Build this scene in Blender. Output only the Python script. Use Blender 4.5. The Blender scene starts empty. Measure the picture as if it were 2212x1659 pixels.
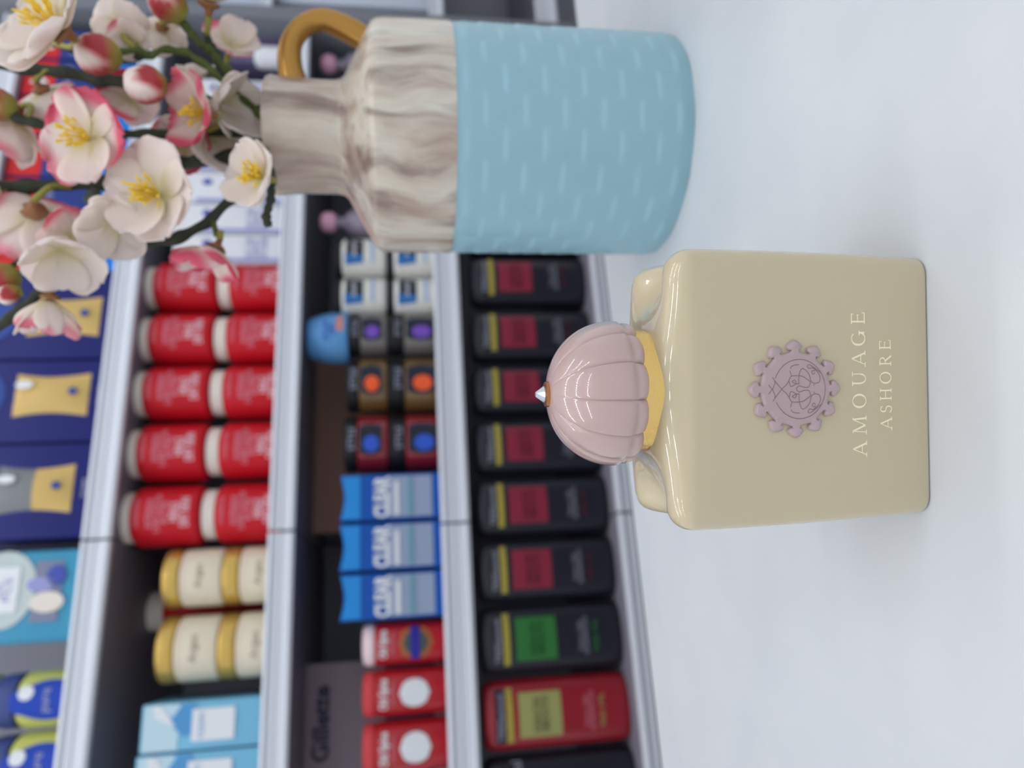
import bpy, bmesh, math, random
from mathutils import Vector as V, Matrix, noise

scene = bpy.context.scene
COL = scene.collection
R = math.radians
PI = math.pi

# ------------------------------------------------------------------ camera
F = 1534.0                     # focal length in pixels of the 2212 px wide frame
PITCH, ROLL, CAM_H = R(8.5), 0.018, 0.129
_r0 = V((1, 0, 0)); FW = V((0, math.cos(PITCH), -math.sin(PITCH))); _u0 = V((0, math.sin(PITCH), math.cos(PITCH)))
RT = _r0 * math.cos(ROLL) - _u0 * math.sin(ROLL)
UP = _u0 * math.cos(ROLL) + _r0 * math.sin(ROLL)
CAM = V((0, 0, CAM_H))
cd = bpy.data.cameras.new('camera'); cam = bpy.data.objects.new('camera', cd); COL.objects.link(cam)
cd.sensor_width = 36; cd.sensor_fit = 'HORIZONTAL'; cd.lens = 36 * F / 2212
cd.clip_start = 0.01; cd.clip_end = 50
cx, cy, cz = -UP, RT, -FW      # the phone was held on its side: world up points to the left edge
cam.matrix_world = Matrix(((cx.x, cy.x, cz.x, CAM.x), (cx.y, cy.y, cz.y, CAM.y), (cx.z, cy.z, cz.z, CAM.z), (0, 0, 0, 1)))
cd.dof.use_dof = True; cd.dof.focus_distance = 0.170; cd.dof.aperture_fstop = 11.5; cd.dof.aperture_blades = 0
scene.camera = cam
# ------------------------------------------------------------------ light
w = bpy.data.worlds.new('world'); scene.world = w; w.use_nodes = True
bg = w.node_tree.nodes['Background']; bg.inputs[0].default_value = (0.91, 0.95, 1.0, 1); bg.inputs[1].default_value = 0.92
scene.view_settings.view_transform = 'Standard'; scene.view_settings.look = 'None'
scene.view_settings.gamma = 1; scene.view_settings.exposure = 0.0; scene.view_settings.use_curve_mapping = False
CEIL = 1.75
def area(name, loc, sx, sy, power, col, aim=None):
    l = bpy.data.lights.new(name, 'AREA'); l.shape = 'RECTANGLE'; l.size = sx; l.size_y = sy; l.energy = power; l.color = col
    o = bpy.data.objects.new(name, l); o.location = loc; COL.objects.link(o)
    if aim: o.rotation_euler = (V(aim) - V(loc)).to_track_quat('-Z', 'Y').to_euler()
    return o
area('ceiling_panel_light', (0, 0.3, CEIL - 0.002), 5.6, 5.0, 22, (0.97, 0.98, 1.0))

# ------------------------------------------------------------------ helpers
def ray(x, y): return FW + RT * ((829.5 - y) / F) - UP * ((x - 1106) / F)
def at(x, y, Y):
    d = ray(x, y); return CAM + d * ((Y - CAM.y) / d.y)
def px(n, Y): return n * Y / F
S = V((math.sin(R(72)), math.cos(R(72)), 0)); N = V((-S.y, S.x, 0)); P0 = V((0, 1.15, 0)); SHROT = R(18)
def sh(x, y, d=0.0):
    dr = ray(x, y); P = P0 + N * d; t = (P - CAM).dot(N) / dr.dot(N); p = CAM + dr * t
    return (p - P0).dot(S), p.z
def sp(a, d, z): return P0 + S * a + N * d + V((0, 0, z))

def lin(c): return tuple(((v / 255) / 12.92 if v / 255 <= 0.04045 else ((v / 255 + 0.055) / 1.055) ** 2.4) for v in c)
MATS = {}
def mat(name, rgb, rough=0.5, metal=0.0, coat=0.0, emit=0.0, sss=0.0, noise_amt=0.0, scale=30, bump=0.0, bscale=200, vcol=False, trans=0.0, ior=1.45):
    if name in MATS: return MATS[name]
    m = bpy.data.materials.new(name); m.use_nodes = True; nt = m.node_tree; b = nt.nodes['Principled BSDF']
    c = lin(rgb) + (1,)
    b.inputs['Base Color'].default_value = c; b.inputs['Roughness'].default_value = rough; b.inputs['Metallic'].default_value = metal
    b.inputs['Coat Weight'].default_value = coat; b.inputs['Coat Roughness'].default_value = 0.015; b.inputs['IOR'].default_value = ior
    if trans: b.inputs['Transmission Weight'].default_value = trans
    if sss: b.inputs['Subsurface Weight'].default_value = sss; b.inputs['Subsurface Scale'].default_value = 0.003; b.inputs['Subsurface Radius'].default_value = (1, .8, .6)
    if emit: b.inputs['Emission Color'].default_value = (1, 1, 1, 1); b.inputs['Emission Strength'].default_value = emit
    tc = nt.nodes.new('ShaderNodeTexCoord')
    if noise_amt:
        n = nt.nodes.new('ShaderNodeTexNoise'); n.inputs['Scale'].default_value = scale; n.inputs['Detail'].default_value = 4
        nt.links.new(tc.outputs['Object'], n.inputs['Vector'])
        mx = nt.nodes.new('ShaderNodeMix'); mx.data_type = 'RGBA'; mx.inputs[6].default_value = c
        mx.inputs[7].default_value = tuple(v * (1 - noise_amt) for v in c[:3]) + (1,)
        nt.links.new(n.outputs['Fac'], mx.inputs[0]); nt.links.new(mx.outputs[2], b.inputs['Base Color'])
    if vcol:
        a = nt.nodes.new('ShaderNodeVertexColor'); a.layer_name = 'Col'; nt.links.new(a.outputs['Color'], b.inputs['Base Color'])
    if bump:
        n2 = nt.nodes.new('ShaderNodeTexNoise'); n2.inputs['Scale'].default_value = bscale; n2.inputs['Detail'].default_value = 3
        nt.links.new(tc.outputs['Object'], n2.inputs['Vector'])
        bp = nt.nodes.new('ShaderNodeBump'); bp.inputs['Strength'].default_value = bump; bp.inputs['Distance'].default_value = 0.001
        nt.links.new(n2.outputs['Fac'], bp.inputs['Height']); nt.links.new(bp.outputs['Normal'], b.inputs['Normal'])
    MATS[name] = m; return m

def tag(o, label=None, cat=None, group=None, kind=None):
    if label: o['label'] = label
    if cat: o['category'] = cat
    if group: o['group'] = group
    if kind: o['kind'] = kind
    return o
def empty(name, loc=(0, 0, 0), rz=0.0):
    o = bpy.data.objects.new(name, None); o.empty_display_size = 0.01; o.location = loc; o.rotation_euler = (0, 0, rz); COL.objects.link(o); return o
def mobj(name, verts, faces, m, parent=None, smooth=True, sharp=35, cols=None, fmat=None, loc=None):
    me = bpy.data.meshes.new(name); me.from_pydata([tuple(v) for v in verts], [], faces); me.validate()
    bm = bmesh.new(); bm.from_mesh(me); bmesh.ops.recalc_face_normals(bm, faces=bm.faces); bm.to_mesh(me); bm.free()
    for mm in (m if isinstance(m, (list, tuple)) else [m]): me.materials.append(mm)
    if fmat:
        for i, p in enumerate(me.polygons):
            if i < len(fmat): p.material_index = fmat[i]
    if smooth: me.shade_smooth(); me.set_sharp_from_angle(angle=R(sharp))
    if cols:
        ca = me.color_attributes.new('Col', 'FLOAT_COLOR', 'POINT')
        for i, c in enumerate(cols): ca.data[i].color = (c[0], c[1], c[2], 1)
    o = bpy.data.objects.new(name, me); COL.objects.link(o)
    if parent is not None: o.parent = parent
    if loc is not None: o.location = loc
    return o
def grid_faces(nr, nc, closed=True, off=0):
    f = []
    for i in range(nr - 1):
        for j in range(nc if closed else nc - 1):
            k = (j + 1) % nc; f.append((off + i * nc + j, off + i * nc + k, off + (i + 1) * nc + k, off + (i + 1) * nc + j))
    return f
def lathe(name, prof, m, parent=None, n=48, sx=1.0, sy=1.0, pw=2.0, sharp=35, cx=0, cy=0, close=True):
    """prof: (radius, z). Elliptic or superelliptic section with half axes radius*sx, radius*sy."""
    vs = []; nr = len(prof)
    for r, z in prof:
        for j in range(n):
            a = 2 * PI * j / n; c, s = math.cos(a), math.sin(a)
            e = 2 / pw; X = math.copysign(abs(c) ** e, c); Y = math.copysign(abs(s) ** e, s)
            vs.append((cx + r * sx * X, cy + r * sy * Y, z))
    f = grid_faces(nr, n)
    if close:
        f.append(tuple(reversed(range(n)))); f.append(tuple(range((nr - 1) * n, nr * n)))
    return mobj(name, vs, f, m, parent, sharp=sharp)
def boxm(name, x0, x1, y0, y1, z0, z1, m, parent=None, bev=0.002, seg=2):
    bm = bmesh.new()
    bmesh.ops.create_cube(bm, size=1.0)
    for v in bm.verts: v.co = V(((x0 + x1) / 2 + v.co.x * (x1 - x0), (y0 + y1) / 2 + v.co.y * (y1 - y0), (z0 + z1) / 2 + v.co.z * (z1 - z0)))
    if bev: bmesh.ops.bevel(bm, geom=bm.edges[:], offset=bev, segments=seg, profile=0.5, affect='EDGES')
    me = bpy.data.meshes.new(name); bm.to_mesh(me); bm.free(); me.materials.append(m)
    if bev: me.shade_smooth(); me.set_sharp_from_angle(angle=R(40))
    o = bpy.data.objects.new(name, me); COL.objects.link(o)
    if parent is not None: o.parent = parent
    return o
def smooth_path(pts, k=6):
    out = []; P = [V(p) for p in pts]
    for i in range(len(P) - 1):
        a = P[max(i - 1, 0)]; b = P[i]; c = P[i + 1]; d = P[min(i + 2, len(P) - 1)]
        for t in range(k):
            t /= k; out.append(0.5 * ((2 * b) + (c - a) * t + (2 * a - 5 * b + 4 * c - d) * t * t + (3 * b - a - 3 * c + d) * t ** 3))
    out.append(P[-1]); return out
def tube_data(path, rad, n=8):
    vs = []; L = len(path); ref = V((0.3, 0.9, 0.2)); T0 = (path[1] - path[0]).normalized(); X = T0.cross(ref).normalized()
    for i, p in enumerate(path):
        T = (path[min(i + 1, L - 1)] - path[max(i - 1, 0)]).normalized(); X = (X - T * X.dot(T)).normalized(); Yv = T.cross(X)
        r = rad(i / (L - 1)) if callable(rad) else rad
        for j in range(n):
            a = 2 * PI * j / n; vs.append(p + X * (r * math.cos(a)) + Yv * (r * math.sin(a)))
    f = grid_faces(L, n); f.append(tuple(reversed(range(n)))); f.append(tuple(range((L - 1) * n, L * n)))
    return vs, f
def tube(name, path, rad, m, parent=None, n=8): 
    vs, f = tube_data(path, rad, n); return mobj(name, vs, f, m, parent, sharp=60)
def text(name, body, m, parent, w=None, h=None, x=0, y=0, z=0, wrap=None, bold=0.0, sy=1.0):
    """Lettering on a front face (facing -Y). wrap=radius bends it round a cylinder (wrap=(rx, ry) for an oval one)."""
    cu = bpy.data.curves.new(name, 'FONT'); cu.body = body; cu.size = 1; cu.align_x = 'CENTER'; cu.align_y = 'CENTER'; cu.offset = bold; cu.resolution_u = 3; cu.space_line = 0.85
    to = bpy.data.objects.new(name, cu); COL.objects.link(to)
    me = bpy.data.meshes.new_from_object(to.evaluated_get(bpy.context.evaluated_depsgraph_get()))
    bpy.data.objects.remove(to); bpy.data.curves.remove(cu)
    xs = [v.co.x for v in me.vertices]; ys = [v.co.y for v in me.vertices]
    cxx, cyy = (min(xs) + max(xs)) / 2, (min(ys) + max(ys)) / 2; k = w / (max(xs) - min(xs)) if w else h / (max(ys) - min(ys))
    ky = k if not (w and h) else h / (max(ys) - min(ys))
    for v in me.vertices:
        X = (v.co.x - cxx) * k; Z = (v.co.y - cyy) * ky
        if wrap:
            rx, ry = wrap if isinstance(wrap, tuple) else (wrap, wrap)
            a = X / rx; v.co = V((x + (rx + .0006) * math.sin(a), y - (ry + .0006) * math.cos(a), z + Z))
        else: v.co = V((x + X, y - 0.0006, z + Z))
    me.materials.clear(); me.materials.append(m)
    o = bpy.data.objects.new(name, me); COL.objects.link(o); o.parent = parent; return o
def patch(name, m, parent, rx, ry, a0, a1, z0, z1, off=0.0004, n=14, cx=0, cy=0, shape=None):
    """A label patch hugging the front of an oval body; angles in degrees from the front. shape(t,s)->keep outline scaling"""
    vs = []; nz = 10 if shape else 2
    for i in range(nz):
        s = i / (nz - 1)
        k = shape(s) if shape else 1.0
        for j in range(n + 1):
            am = (a0 + a1) / 2; a = R(am + (a0 + (a1 - a0) * j / n - am) * k)
            vs.append((cx + (rx + off) * math.sin(a), cy - (ry + off) * math.cos(a), z0 + (z1 - z0) * s))
    return mobj(name, vs, grid_faces(nz, n + 1, False), m, parent)
oval = lambda s: max(0.02, math.sqrt(max(0, 1 - (2 * s - 1) ** 2)))
def plate(name, m, parent, pts, y, th=0.0006):
    """flat printed panel on a front face at depth y: outline pts (x,z)"""
    n = len(pts); vs = [(p[0], y - th, p[1]) for p in pts] + [(p[0], y + th, p[1]) for p in pts]
    f = [tuple(range(n)), tuple(reversed(range(n, 2 * n)))] + [(i, (i + 1) % n, n + (i + 1) % n, n + i) for i in range(n)]
    return mobj(name, vs, f, m, parent, smooth=False)
def rectp(x0, x1, z0, z1): return [(x0, z0), (x1, z0), (x1, z1), (x0, z1)]
def ellp(x, z, rx, rz, n=24): return [(x + rx * math.cos(2 * PI * i / n), z + rz * math.sin(2 * PI * i / n)) for i in range(n)]

# ------------------------------------------------------------------ setting
FLOOR = -0.95
m_floor = mat('floor_tile', (150, 150, 152), 0.3, noise_amt=0.1, scale=3)
tag(boxm('floor', -3, 3, -2.5, 3.2, FLOOR - 0.05, FLOOR, m_floor, bev=0), kind='structure')
tag(boxm('ceiling', -3, 3, -2.5, 3.2, CEIL, CEIL + 0.05, mat('ceiling_white', (225, 228, 232), 0.8), bev=0), kind='structure')
m_wallm = mat('wall_paint', (150, 154, 165), 0.8, noise_amt=0.05)
tag(boxm('wall_back', -3, 3, 2.9, 3.0, FLOOR, CEIL, m_wallm, bev=0), kind='structure')

# ceiling track lights: rows of small round spots (they glint on the cap and on the bottle shoulder)
m_spot = mat('spot_glow', (255, 255, 255), 0.5, emit=36.0); m_track = mat('track_white', (220, 220, 222), 0.4)
for i, yy in enumerate((-0.75, -0.02, 0.72)):
    t = empty('ceiling_light_track', (0, yy, CEIL)); tag(t, ['white ceiling track of spots nearest the viewer', 'white ceiling track of spots above the counter', 'white ceiling track of spots beside the shelves'][i], 'ceiling light', 'ceiling tracks')
    boxm('housing', -1.4, 1.4, -0.03, 0.03, -0.03, 0, m_track, t)
    for j in range(24):
        cxp = -1.3 + j * 2.6 / 23
        lathe('spot', [(0.029, -0.036), (0.029, -0.0305)], m_spot, t, n=12, cx=cxp)

# ------------------------------------------------------------------ counter
def counter():
    t = empty('display_counter', (0, 0, 0)); tag(t, 'white smooth counter top the scent bottle and vase stand on', 'counter')
    m = bpy.data.materials.new('counter_white'); m.use_nodes = True; nt = m.node_tree; b = nt.nodes['Principled BSDF']
    b.inputs['Roughness'].default_value = 0.34; b.inputs['Base Color'].default_value = lin((211, 214, 218)) + (1,)
    tc = nt.nodes.new('ShaderNodeTexCoord'); n = nt.nodes.new('ShaderNodeTexNoise'); n.inputs['Scale'].default_value = 22; n.inputs['Detail'].default_value = 5
    nt.links.new(tc.outputs['Object'], n.inputs['Vector'])
    cr = nt.nodes.new('ShaderNodeValToRGB'); cr.color_ramp.elements[0].position = .3; cr.color_ramp.elements[0].color = lin((203, 207, 212)) + (1,)
    cr.color_ramp.elements[1].position = .7; cr.color_ramp.elements[1].color = lin((211, 214, 217)) + (1,)
    nt.links.new(n.outputs['Fac'], cr.inputs[0])
    # a few faint scuffs
    v = nt.nodes.new('ShaderNodeTexVoronoi'); v.inputs['Scale'].default_value = 26; mp = nt.nodes.new('ShaderNodeMapping'); mp.inputs['Scale'].default_value = (1, 0.45, 1)
    nt.links.new(tc.outputs['Object'], mp.inputs[0]); nt.links.new(mp.outputs[0], v.inputs['Vector'])
    c2 = nt.nodes.new('ShaderNodeValToRGB'); c2.color_ramp.elements[0].position = 0.012; c2.color_ramp.elements[0].color = (0.75, 0.75, 0.75, 1)
    c2.color_ramp.elements[1].position = 0.03; c2.color_ramp.elements[1].color = (1, 1, 1, 1)
    nt.links.new(v.outputs['Distance'], c2.inputs[0])
    mx = nt.nodes.new('ShaderNodeMix'); mx.data_type = 'RGBA'; mx.blend_type = 'MULTIPLY'; mx.inputs[0].default_value = 1
    nt.links.new(cr.outputs[0], mx.inputs[6]); nt.links.new(c2.outputs[0], mx.inputs[7]); nt.links.new(mx.outputs[2], b.inputs['Base Color'])
    # back edge runs parallel to the shelves
    d = V((S.x, S.y, 0)); nrm = V((-S.y, S.x, 0)); e0 = V((0, 0.4215, 0))
    A, B = e0 - d * 1.1, e0 + d * 1.3; Cc, D = B - nrm * 1.3, A - nrm * 1.3
    vs = []
    for z in (-0.035, 0): vs += [(p.x, p.y, z) for p in (A, B, Cc, D)]
    mobj('counter_top', vs, [(0, 1, 2, 3), (4, 5, 6, 7), (0, 1, 5, 4), (1, 2, 6, 5), (2, 3, 7, 6), (3, 0, 4, 7)], m, t, smooth=False)
    sh_ = [p - (nrm * 0.03 if k < 2 else -nrm * 0.03) for k, p in enumerate((A, B, Cc, D))]
    vs = []
    for z in (FLOOR, -0.0352): vs += [(p.x, p.y, z) for p in sh_]
    mobj('cabinet_body', vs, [(0, 1, 2, 3), (4, 5, 6, 7), (0, 1, 5, 4), (1, 2, 6, 5), (2, 3, 7, 6), (3, 0, 4, 7)], mat('counter_body', (200, 202, 206), 0.5), t, smooth=False)
    e1, e2 = A + nrm * 0.0001, B + nrm * 0.0001; q = nrm * 0.0022; vs = []
    for z in (-0.036, 0.0003): vs += [(p.x, p.y, z) for p in (e1, e2, e2 + q, e1 + q)]
    mobj('edge_trim', vs, [(0, 1, 2, 3), (4, 5, 6, 7), (0, 1, 5, 4), (1, 2, 6, 5), (2, 3, 7, 6), (3, 0, 4, 7)], mat('edge_dark', (84, 92, 98), 0.35), t, smooth=False)
counter()

# ------------------------------------------------------------------ scent bottle
BX, BY = -0.0022, 0.1791
def scent_bottle():
    t = empty('scent_bottle', (BX, BY, 0.0)); tag(t, 'cream square scent bottle with pink domed cap on the white counter', 'perfume bottle')
    m = mat('cream_lacquer', (198, 184, 152), 0.30, coat=1.0, sss=0.10)
    HX0, HX1, HY, RC, RE, TOP = 0.0324, 0.0341, 0.0194, 0.0045, 0.0054, 0.0664
    nper = 26
    def ring(hx, hy, rc):
        pts = []
        rc = min(rc, hx * .98, hy * .98)
        # straight runs are subdivided so the saddle can bend them
        def run(a, b, k): return [(a[0] + (b[0] - a[0]) * i / k, a[1] + (b[1] - a[1]) * i / k) for i in range(k)]
        for q in range(4):
            sx, sy = ((1, -1), (1, 1), (-1, 1), (-1, -1))[q]; c = (sx * (hx - rc), sy * (hy - rc)); a0 = -PI / 2 + q * PI / 2
            for i in range(7):
                a = a0 + PI / 2 * i / 6; pts.append((c[0] + rc * math.cos(a), c[1] + rc * math.sin(a)))
            nx = ((1, 1), (-1, 1), (-1, -1), (1, -1))[q]; c2 = (nx[0] * (hx - rc), nx[1] * (hy - rc)); a1 = a0 + PI / 2
            st = (c[0] + rc * math.cos(a1), c[1] + rc * math.sin(a1)); en = (c2[0] + rc * math.cos(a1), c2[1] + rc * math.sin(a1))
            pts += run(st, en, nper)[1:]
        return pts
    def saddle(y, x=0.03):
        u = min(1, abs(y) / (HY * 0.72)); g = min(1, max(0, (abs(x) - 0.016) / 0.015)); g = g * g * (3 - 2 * g)
        dip = -0.0058 * (0.5 + 0.5 * math.cos(PI * u)) * g
        swell = 0.0030 * (1 - min(1, abs(y) / (HY - 0.001)) ** 5) * (0.5 + 0.5 * math.cos(PI * min(1, abs(x) / 0.030)))
        return dip + swell - 0.0012 * max(0, y) / HY
    rings = []
    def hx_at(s): return HX0 + (HX1 - HX0) * math.sin(min(1, s * 1.05) * PI / 2) ** 0.9
    for i, (ins, z) in enumerate(((0.0009, 0.0), (0.0004, 0.0002), (0.0001, 0.0006), (0.0, 0.0012))):
        rings.append([(x, y, z) for x, y in ring(HX0 - ins, HY - ins, RC)])
    for i in range(1, 17):
        s = i / 16; rings.append([(x, y, 0.0012 + (TOP + saddle(y, x) - RE - 0.0012) * s) for x, y in ring(hx_at(s), HY, RC)])
    for i in range(1, 9):
        a = i / 8 * PI / 2; ins = RE * (1 - math.cos(a))
        rings.append([(x, y, TOP + saddle(y, x) - RE + RE * math.sin(a)) for x, y in ring(HX1 - ins, HY - ins, RC)])
    for k in (0.9, 0.78, 0.64, 0.5, 0.36, 0.22, 0.08):
        hx, hy = (HX1 - RE), (HY - RE)
        rings.append([(x, y, TOP + saddle(y, x)) for x, y in ring(max(hx - hy * (1 - k), 0.001), hy * k, RC)])
    n = len(rings[0]); vs = [p for r in rings for p in r]; f = grid_faces(len(rings), n); f.append(tuple(reversed(range(n)))); f.append(tuple(range((len(rings) - 1) * n, len(rings) * n)))
    mobj('glass_body', vs, f, m, t, sharp=50)
    # collar
    gold = mat('gold_collar', (236, 198, 122), 0.16, metal=1.0, bump=0.06, bscale=1600)
    lathe('collar', [(0.0150, 0.0640), (0.01585, 0.0645), (0.0159, 0.0680), (0.01565, 0.0692), (0.0155, 0.0750), (0.0125, 0.0755)], gold, t, n=96)['label'] = 'brushed gold collar'
    # dome with twelve lobes
    cap = empty('cap', (-0.0006, 0, 0)); cap.parent = t
    pink = mat('pink_lacquer', (188, 160, 156), 0.28, coat=1.0)
    vs = []; n = 12 * 24; prof = []
    zr, ztop, Rm = 0.0760, 0.0931, 0.0188
    for i in range(34):
        a = i / 33 * PI / 2; prof.append((Rm * max(0, math.cos(a)) ** 0.90, zr + (ztop - zr) * math.sin(a) ** 1.0, 1.0))
    prof = [(p[0], p[1], 1.0) for p in prof if p[0] > 0.0016] + [(0.0012, ztop, 1.0)]
    low = [(0.0125, 0.0722, 0.3), (0.0157, 0.0721, 0.6), (0.0173, 0.0723, 1.3), (0.0180, 0.0730, 1.7), (0.0183, 0.0738, 1.7), (0.01832, 0.0745, 1.2), (0.0180, 0.0749, 0.6), (0.01835, 0.0753, 0.9)]
    P = low + prof
    for r, z, g in P:
        for j in range(n):
            a = 2 * PI * j / n; u = ((j % 24) / 24.0); s = abs(math.sin(PI * u))
            lobe = 1 - 0.026 * g * (1 - s) ** 9 - 0.020 * g * (1 - s) ** 1.5
            edge = 0.0004 * g * s if z < 0.0747 else 0
            vs.append((r * lobe * math.cos(a - PI / 2 - R(5)), r * lobe * math.sin(a - PI / 2 - R(5)), z - edge))
    f = grid_faces(len(P), n); f.append(tuple(reversed(range(n)))); f.append(tuple(range((len(P) - 1) * n, len(P) * n)))
    mobj('dome', vs, f, pink, cap, sharp=70)
    lathe('gem_setting', [(0.0030, 0.0926), (0.0033, 0.0929), (0.0032, 0.0937), (0.0026, 0.0940), (0.0018, 0.0939)], mat('copper', (176, 120, 84), 0.25, metal=1.0), cap, n=32)
    # faceted stone
    vs = []; rr = [(0.0020, 0.0937), (0.0021, 0.0941), (0.0006, 0.0962)]
    for k, (r, z) in enumerate(rr):
        for j in range(10): a = 2 * PI * (j + (0.5 if k == 2 else 0)) / 10; vs.append((r * math.cos(a), r * math.sin(a), z))
    f = grid_faces(3, 10); f.append(tuple(reversed(range(10)))); f.append(tuple(range(20, 30)))
    mobj('crystal', vs, f, mat('crystal', (216, 226, 238), 0.03, coat=1.0, trans=0.25, ior=1.8), cap, smooth=False)
    # round seal with twelve studs
    fy = -HY; ez = 0.0363; ex = -0.0002
    seal = mat('seal_pink', (182, 160, 162), 0.42); dark = mat('seal_line', (134, 112, 116), 0.6)
    vs = []; fs = []; nn = 12 * 16
    def rim(a):
        u = (a / (2 * PI) * 12) % 1.0; s = abs(math.sin(PI * u)); return 0.0094 - 0.0007 * s ** 0.9    # scalloped between studs
    rows = [(1.02, 0.0004), (1.02, -0.0007), (0.985, -0.00105), (0.93, -0.00112), (0.5, -0.00112)]
    for k, (sc, yy) in enumerate(rows):
        for j in range(nn):
            a = 2 * PI * j / nn; r = rim(a) * sc; vs.append((ex + r * math.sin(a), fy + yy, ez + r * math.cos(a)))
    fs = grid_faces(len(rows), nn); fs.append(tuple(reversed(range(nn)))); fs.append(tuple(range((len(rows) - 1) * nn, len(rows) * nn)))
    base = len(vs)
    for k in range(12):
        a = 2 * PI * k / 12; c, s = math.cos(a), math.sin(a)
        out = [(-0.0012, 0.0080), (-0.0009, 0.0093), (-0.0017, 0.0095), (-0.0020, 0.0102), (-0.0009, 0.0114), (0, 0.0118), (0.0009, 0.0114), (0.0020, 0.0102), (0.0017, 0.0095), (0.0009, 0.0093), (0.0012, 0.0080)]
        m0 = len(vs); L = len(out); cen = (0, 0.0101)
        for sc, yy in ((1.06, 0.0003), (1.0, -0.0007), (0.72, -0.00115)):
            for (px_, pz_) in out:
                X = cen[0] + (px_ - cen[0]) * sc; Z = cen[1] + (pz_ - cen[1]) * (sc if pz_ > 0.0091 else 1)
                vs.append((ex + X * c + Z * s, fy + yy, ez - X * s + Z * c))
        fs += grid_faces(3, L, True, m0); fs.append(tuple(range(m0 + 2 * L, m0 + 3 * L)))
    e = mobj('seal', vs, fs, seal, t, sharp=45); e['label'] = 'raised dusty pink round seal with studs'
    # engraved monogram, drawn in the pixels of a close-up and mapped onto the seal
    K = 0.1105e-3 / 4.608 * 1.05
    def mp(q): return V((ex - (q[1] - 915) * K, fy - 0.00112, ez - (q[0] - 545) * K))
    lines = []
    arc = [(578 + 265 * math.cos(R(th)), 917 + 283 * math.sin(R(th))) for th in range(-158, 159, 8)]
    lines.append(arc)
    half = [[(262, 872), (300, 920)], [(300, 920), (326, 860), (322, 830), (305, 802)], [(322, 830), (400, 920), (445, 960), (482, 1020)],
            [(470, 832), (495, 795), (560, 790), (610, 797), (650, 820), (692, 850)], [(482, 742), (490, 770), (500, 795)],
            [(572, 872), (574, 790), (600, 727), (640, 735), (678, 780), (692, 830)], [(470, 832), (490, 892), (545, 868), (575, 870)], [(500, 845), (545, 868), (530, 830), (500, 845)],
            [(692, 850), (675, 895), (635, 903), (572, 888), (545, 915)], [(692, 830), (708, 855), (745, 865), (785, 850), (790, 800), (765, 755), (715, 715)],
            [(715, 715), (680, 722), (662, 700), (675, 685), (700, 695), (760, 735), (808, 772)], [(740, 745), (712, 745), (708, 765), (725, 778), (738, 762)],
            [(486, 720), (500, 700), (530, 688), (575, 685)], [(725, 888), (730, 872)]]
    for h in half: lines.append(h); lines.append([(a, 1832 - b) for a, b in h])
    vs = []; fs = []
    for ln in lines:
        p = smooth_path([mp(q) for q in ln], 5) if len(ln) > 2 else [mp(q) for q in ln]
        v2, f2 = tube_data(p, 0.00010, 5); o_ = len(vs); vs += v2; fs += [tuple(i + o_ for i in ff) for ff in f2]
    mobj('engraved_monogram', vs, fs, dark, e)
    # serif lettering
    def letter(ch):
        T, h = 0.13, 0.035; q = []      # thick and thin stem half widths
        def bar(x0, z0, x1, z1, w0): 
            d = V((x1 - x0, z1 - z0)); nn_ = V((-d.y, d.x)).normalized() * w0
            q.append([(x0 + nn_.x, z0 + nn_.y), (x1 + nn_.x, z1 + nn_.y), (x1 - nn_.x, z1 - nn_.y), (x0 - nn_.x, z0 - nn_.y)])
        def ser(x, z, w0=0.16): bar(x - w0, z, x + w0, z, 0.027)
        def arc_(cx_, cz_, rx, rz, a0, a1, thick, thin, rot=0):
            k = 28; o1 = []; i1 = []
            for i in range(k + 1):
                a = R(a0 + (a1 - a0) * i / k); tt = (thin + .015) + (thick + .005 - thin) * abs(math.cos(a)) ** 1.6
                o1.append((cx_ + rx * math.cos(a), cz_ + rz * math.sin(a))); i1.append((cx_ + (rx - tt) * math.cos(a), cz_ + (rz - tt * .7) * math.sin(a)))
            for i in range(k): q.append([o1[i], o1[i + 1], i1[i + 1], i1[i]])
        tk, tn = 0.060, 0.030
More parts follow.
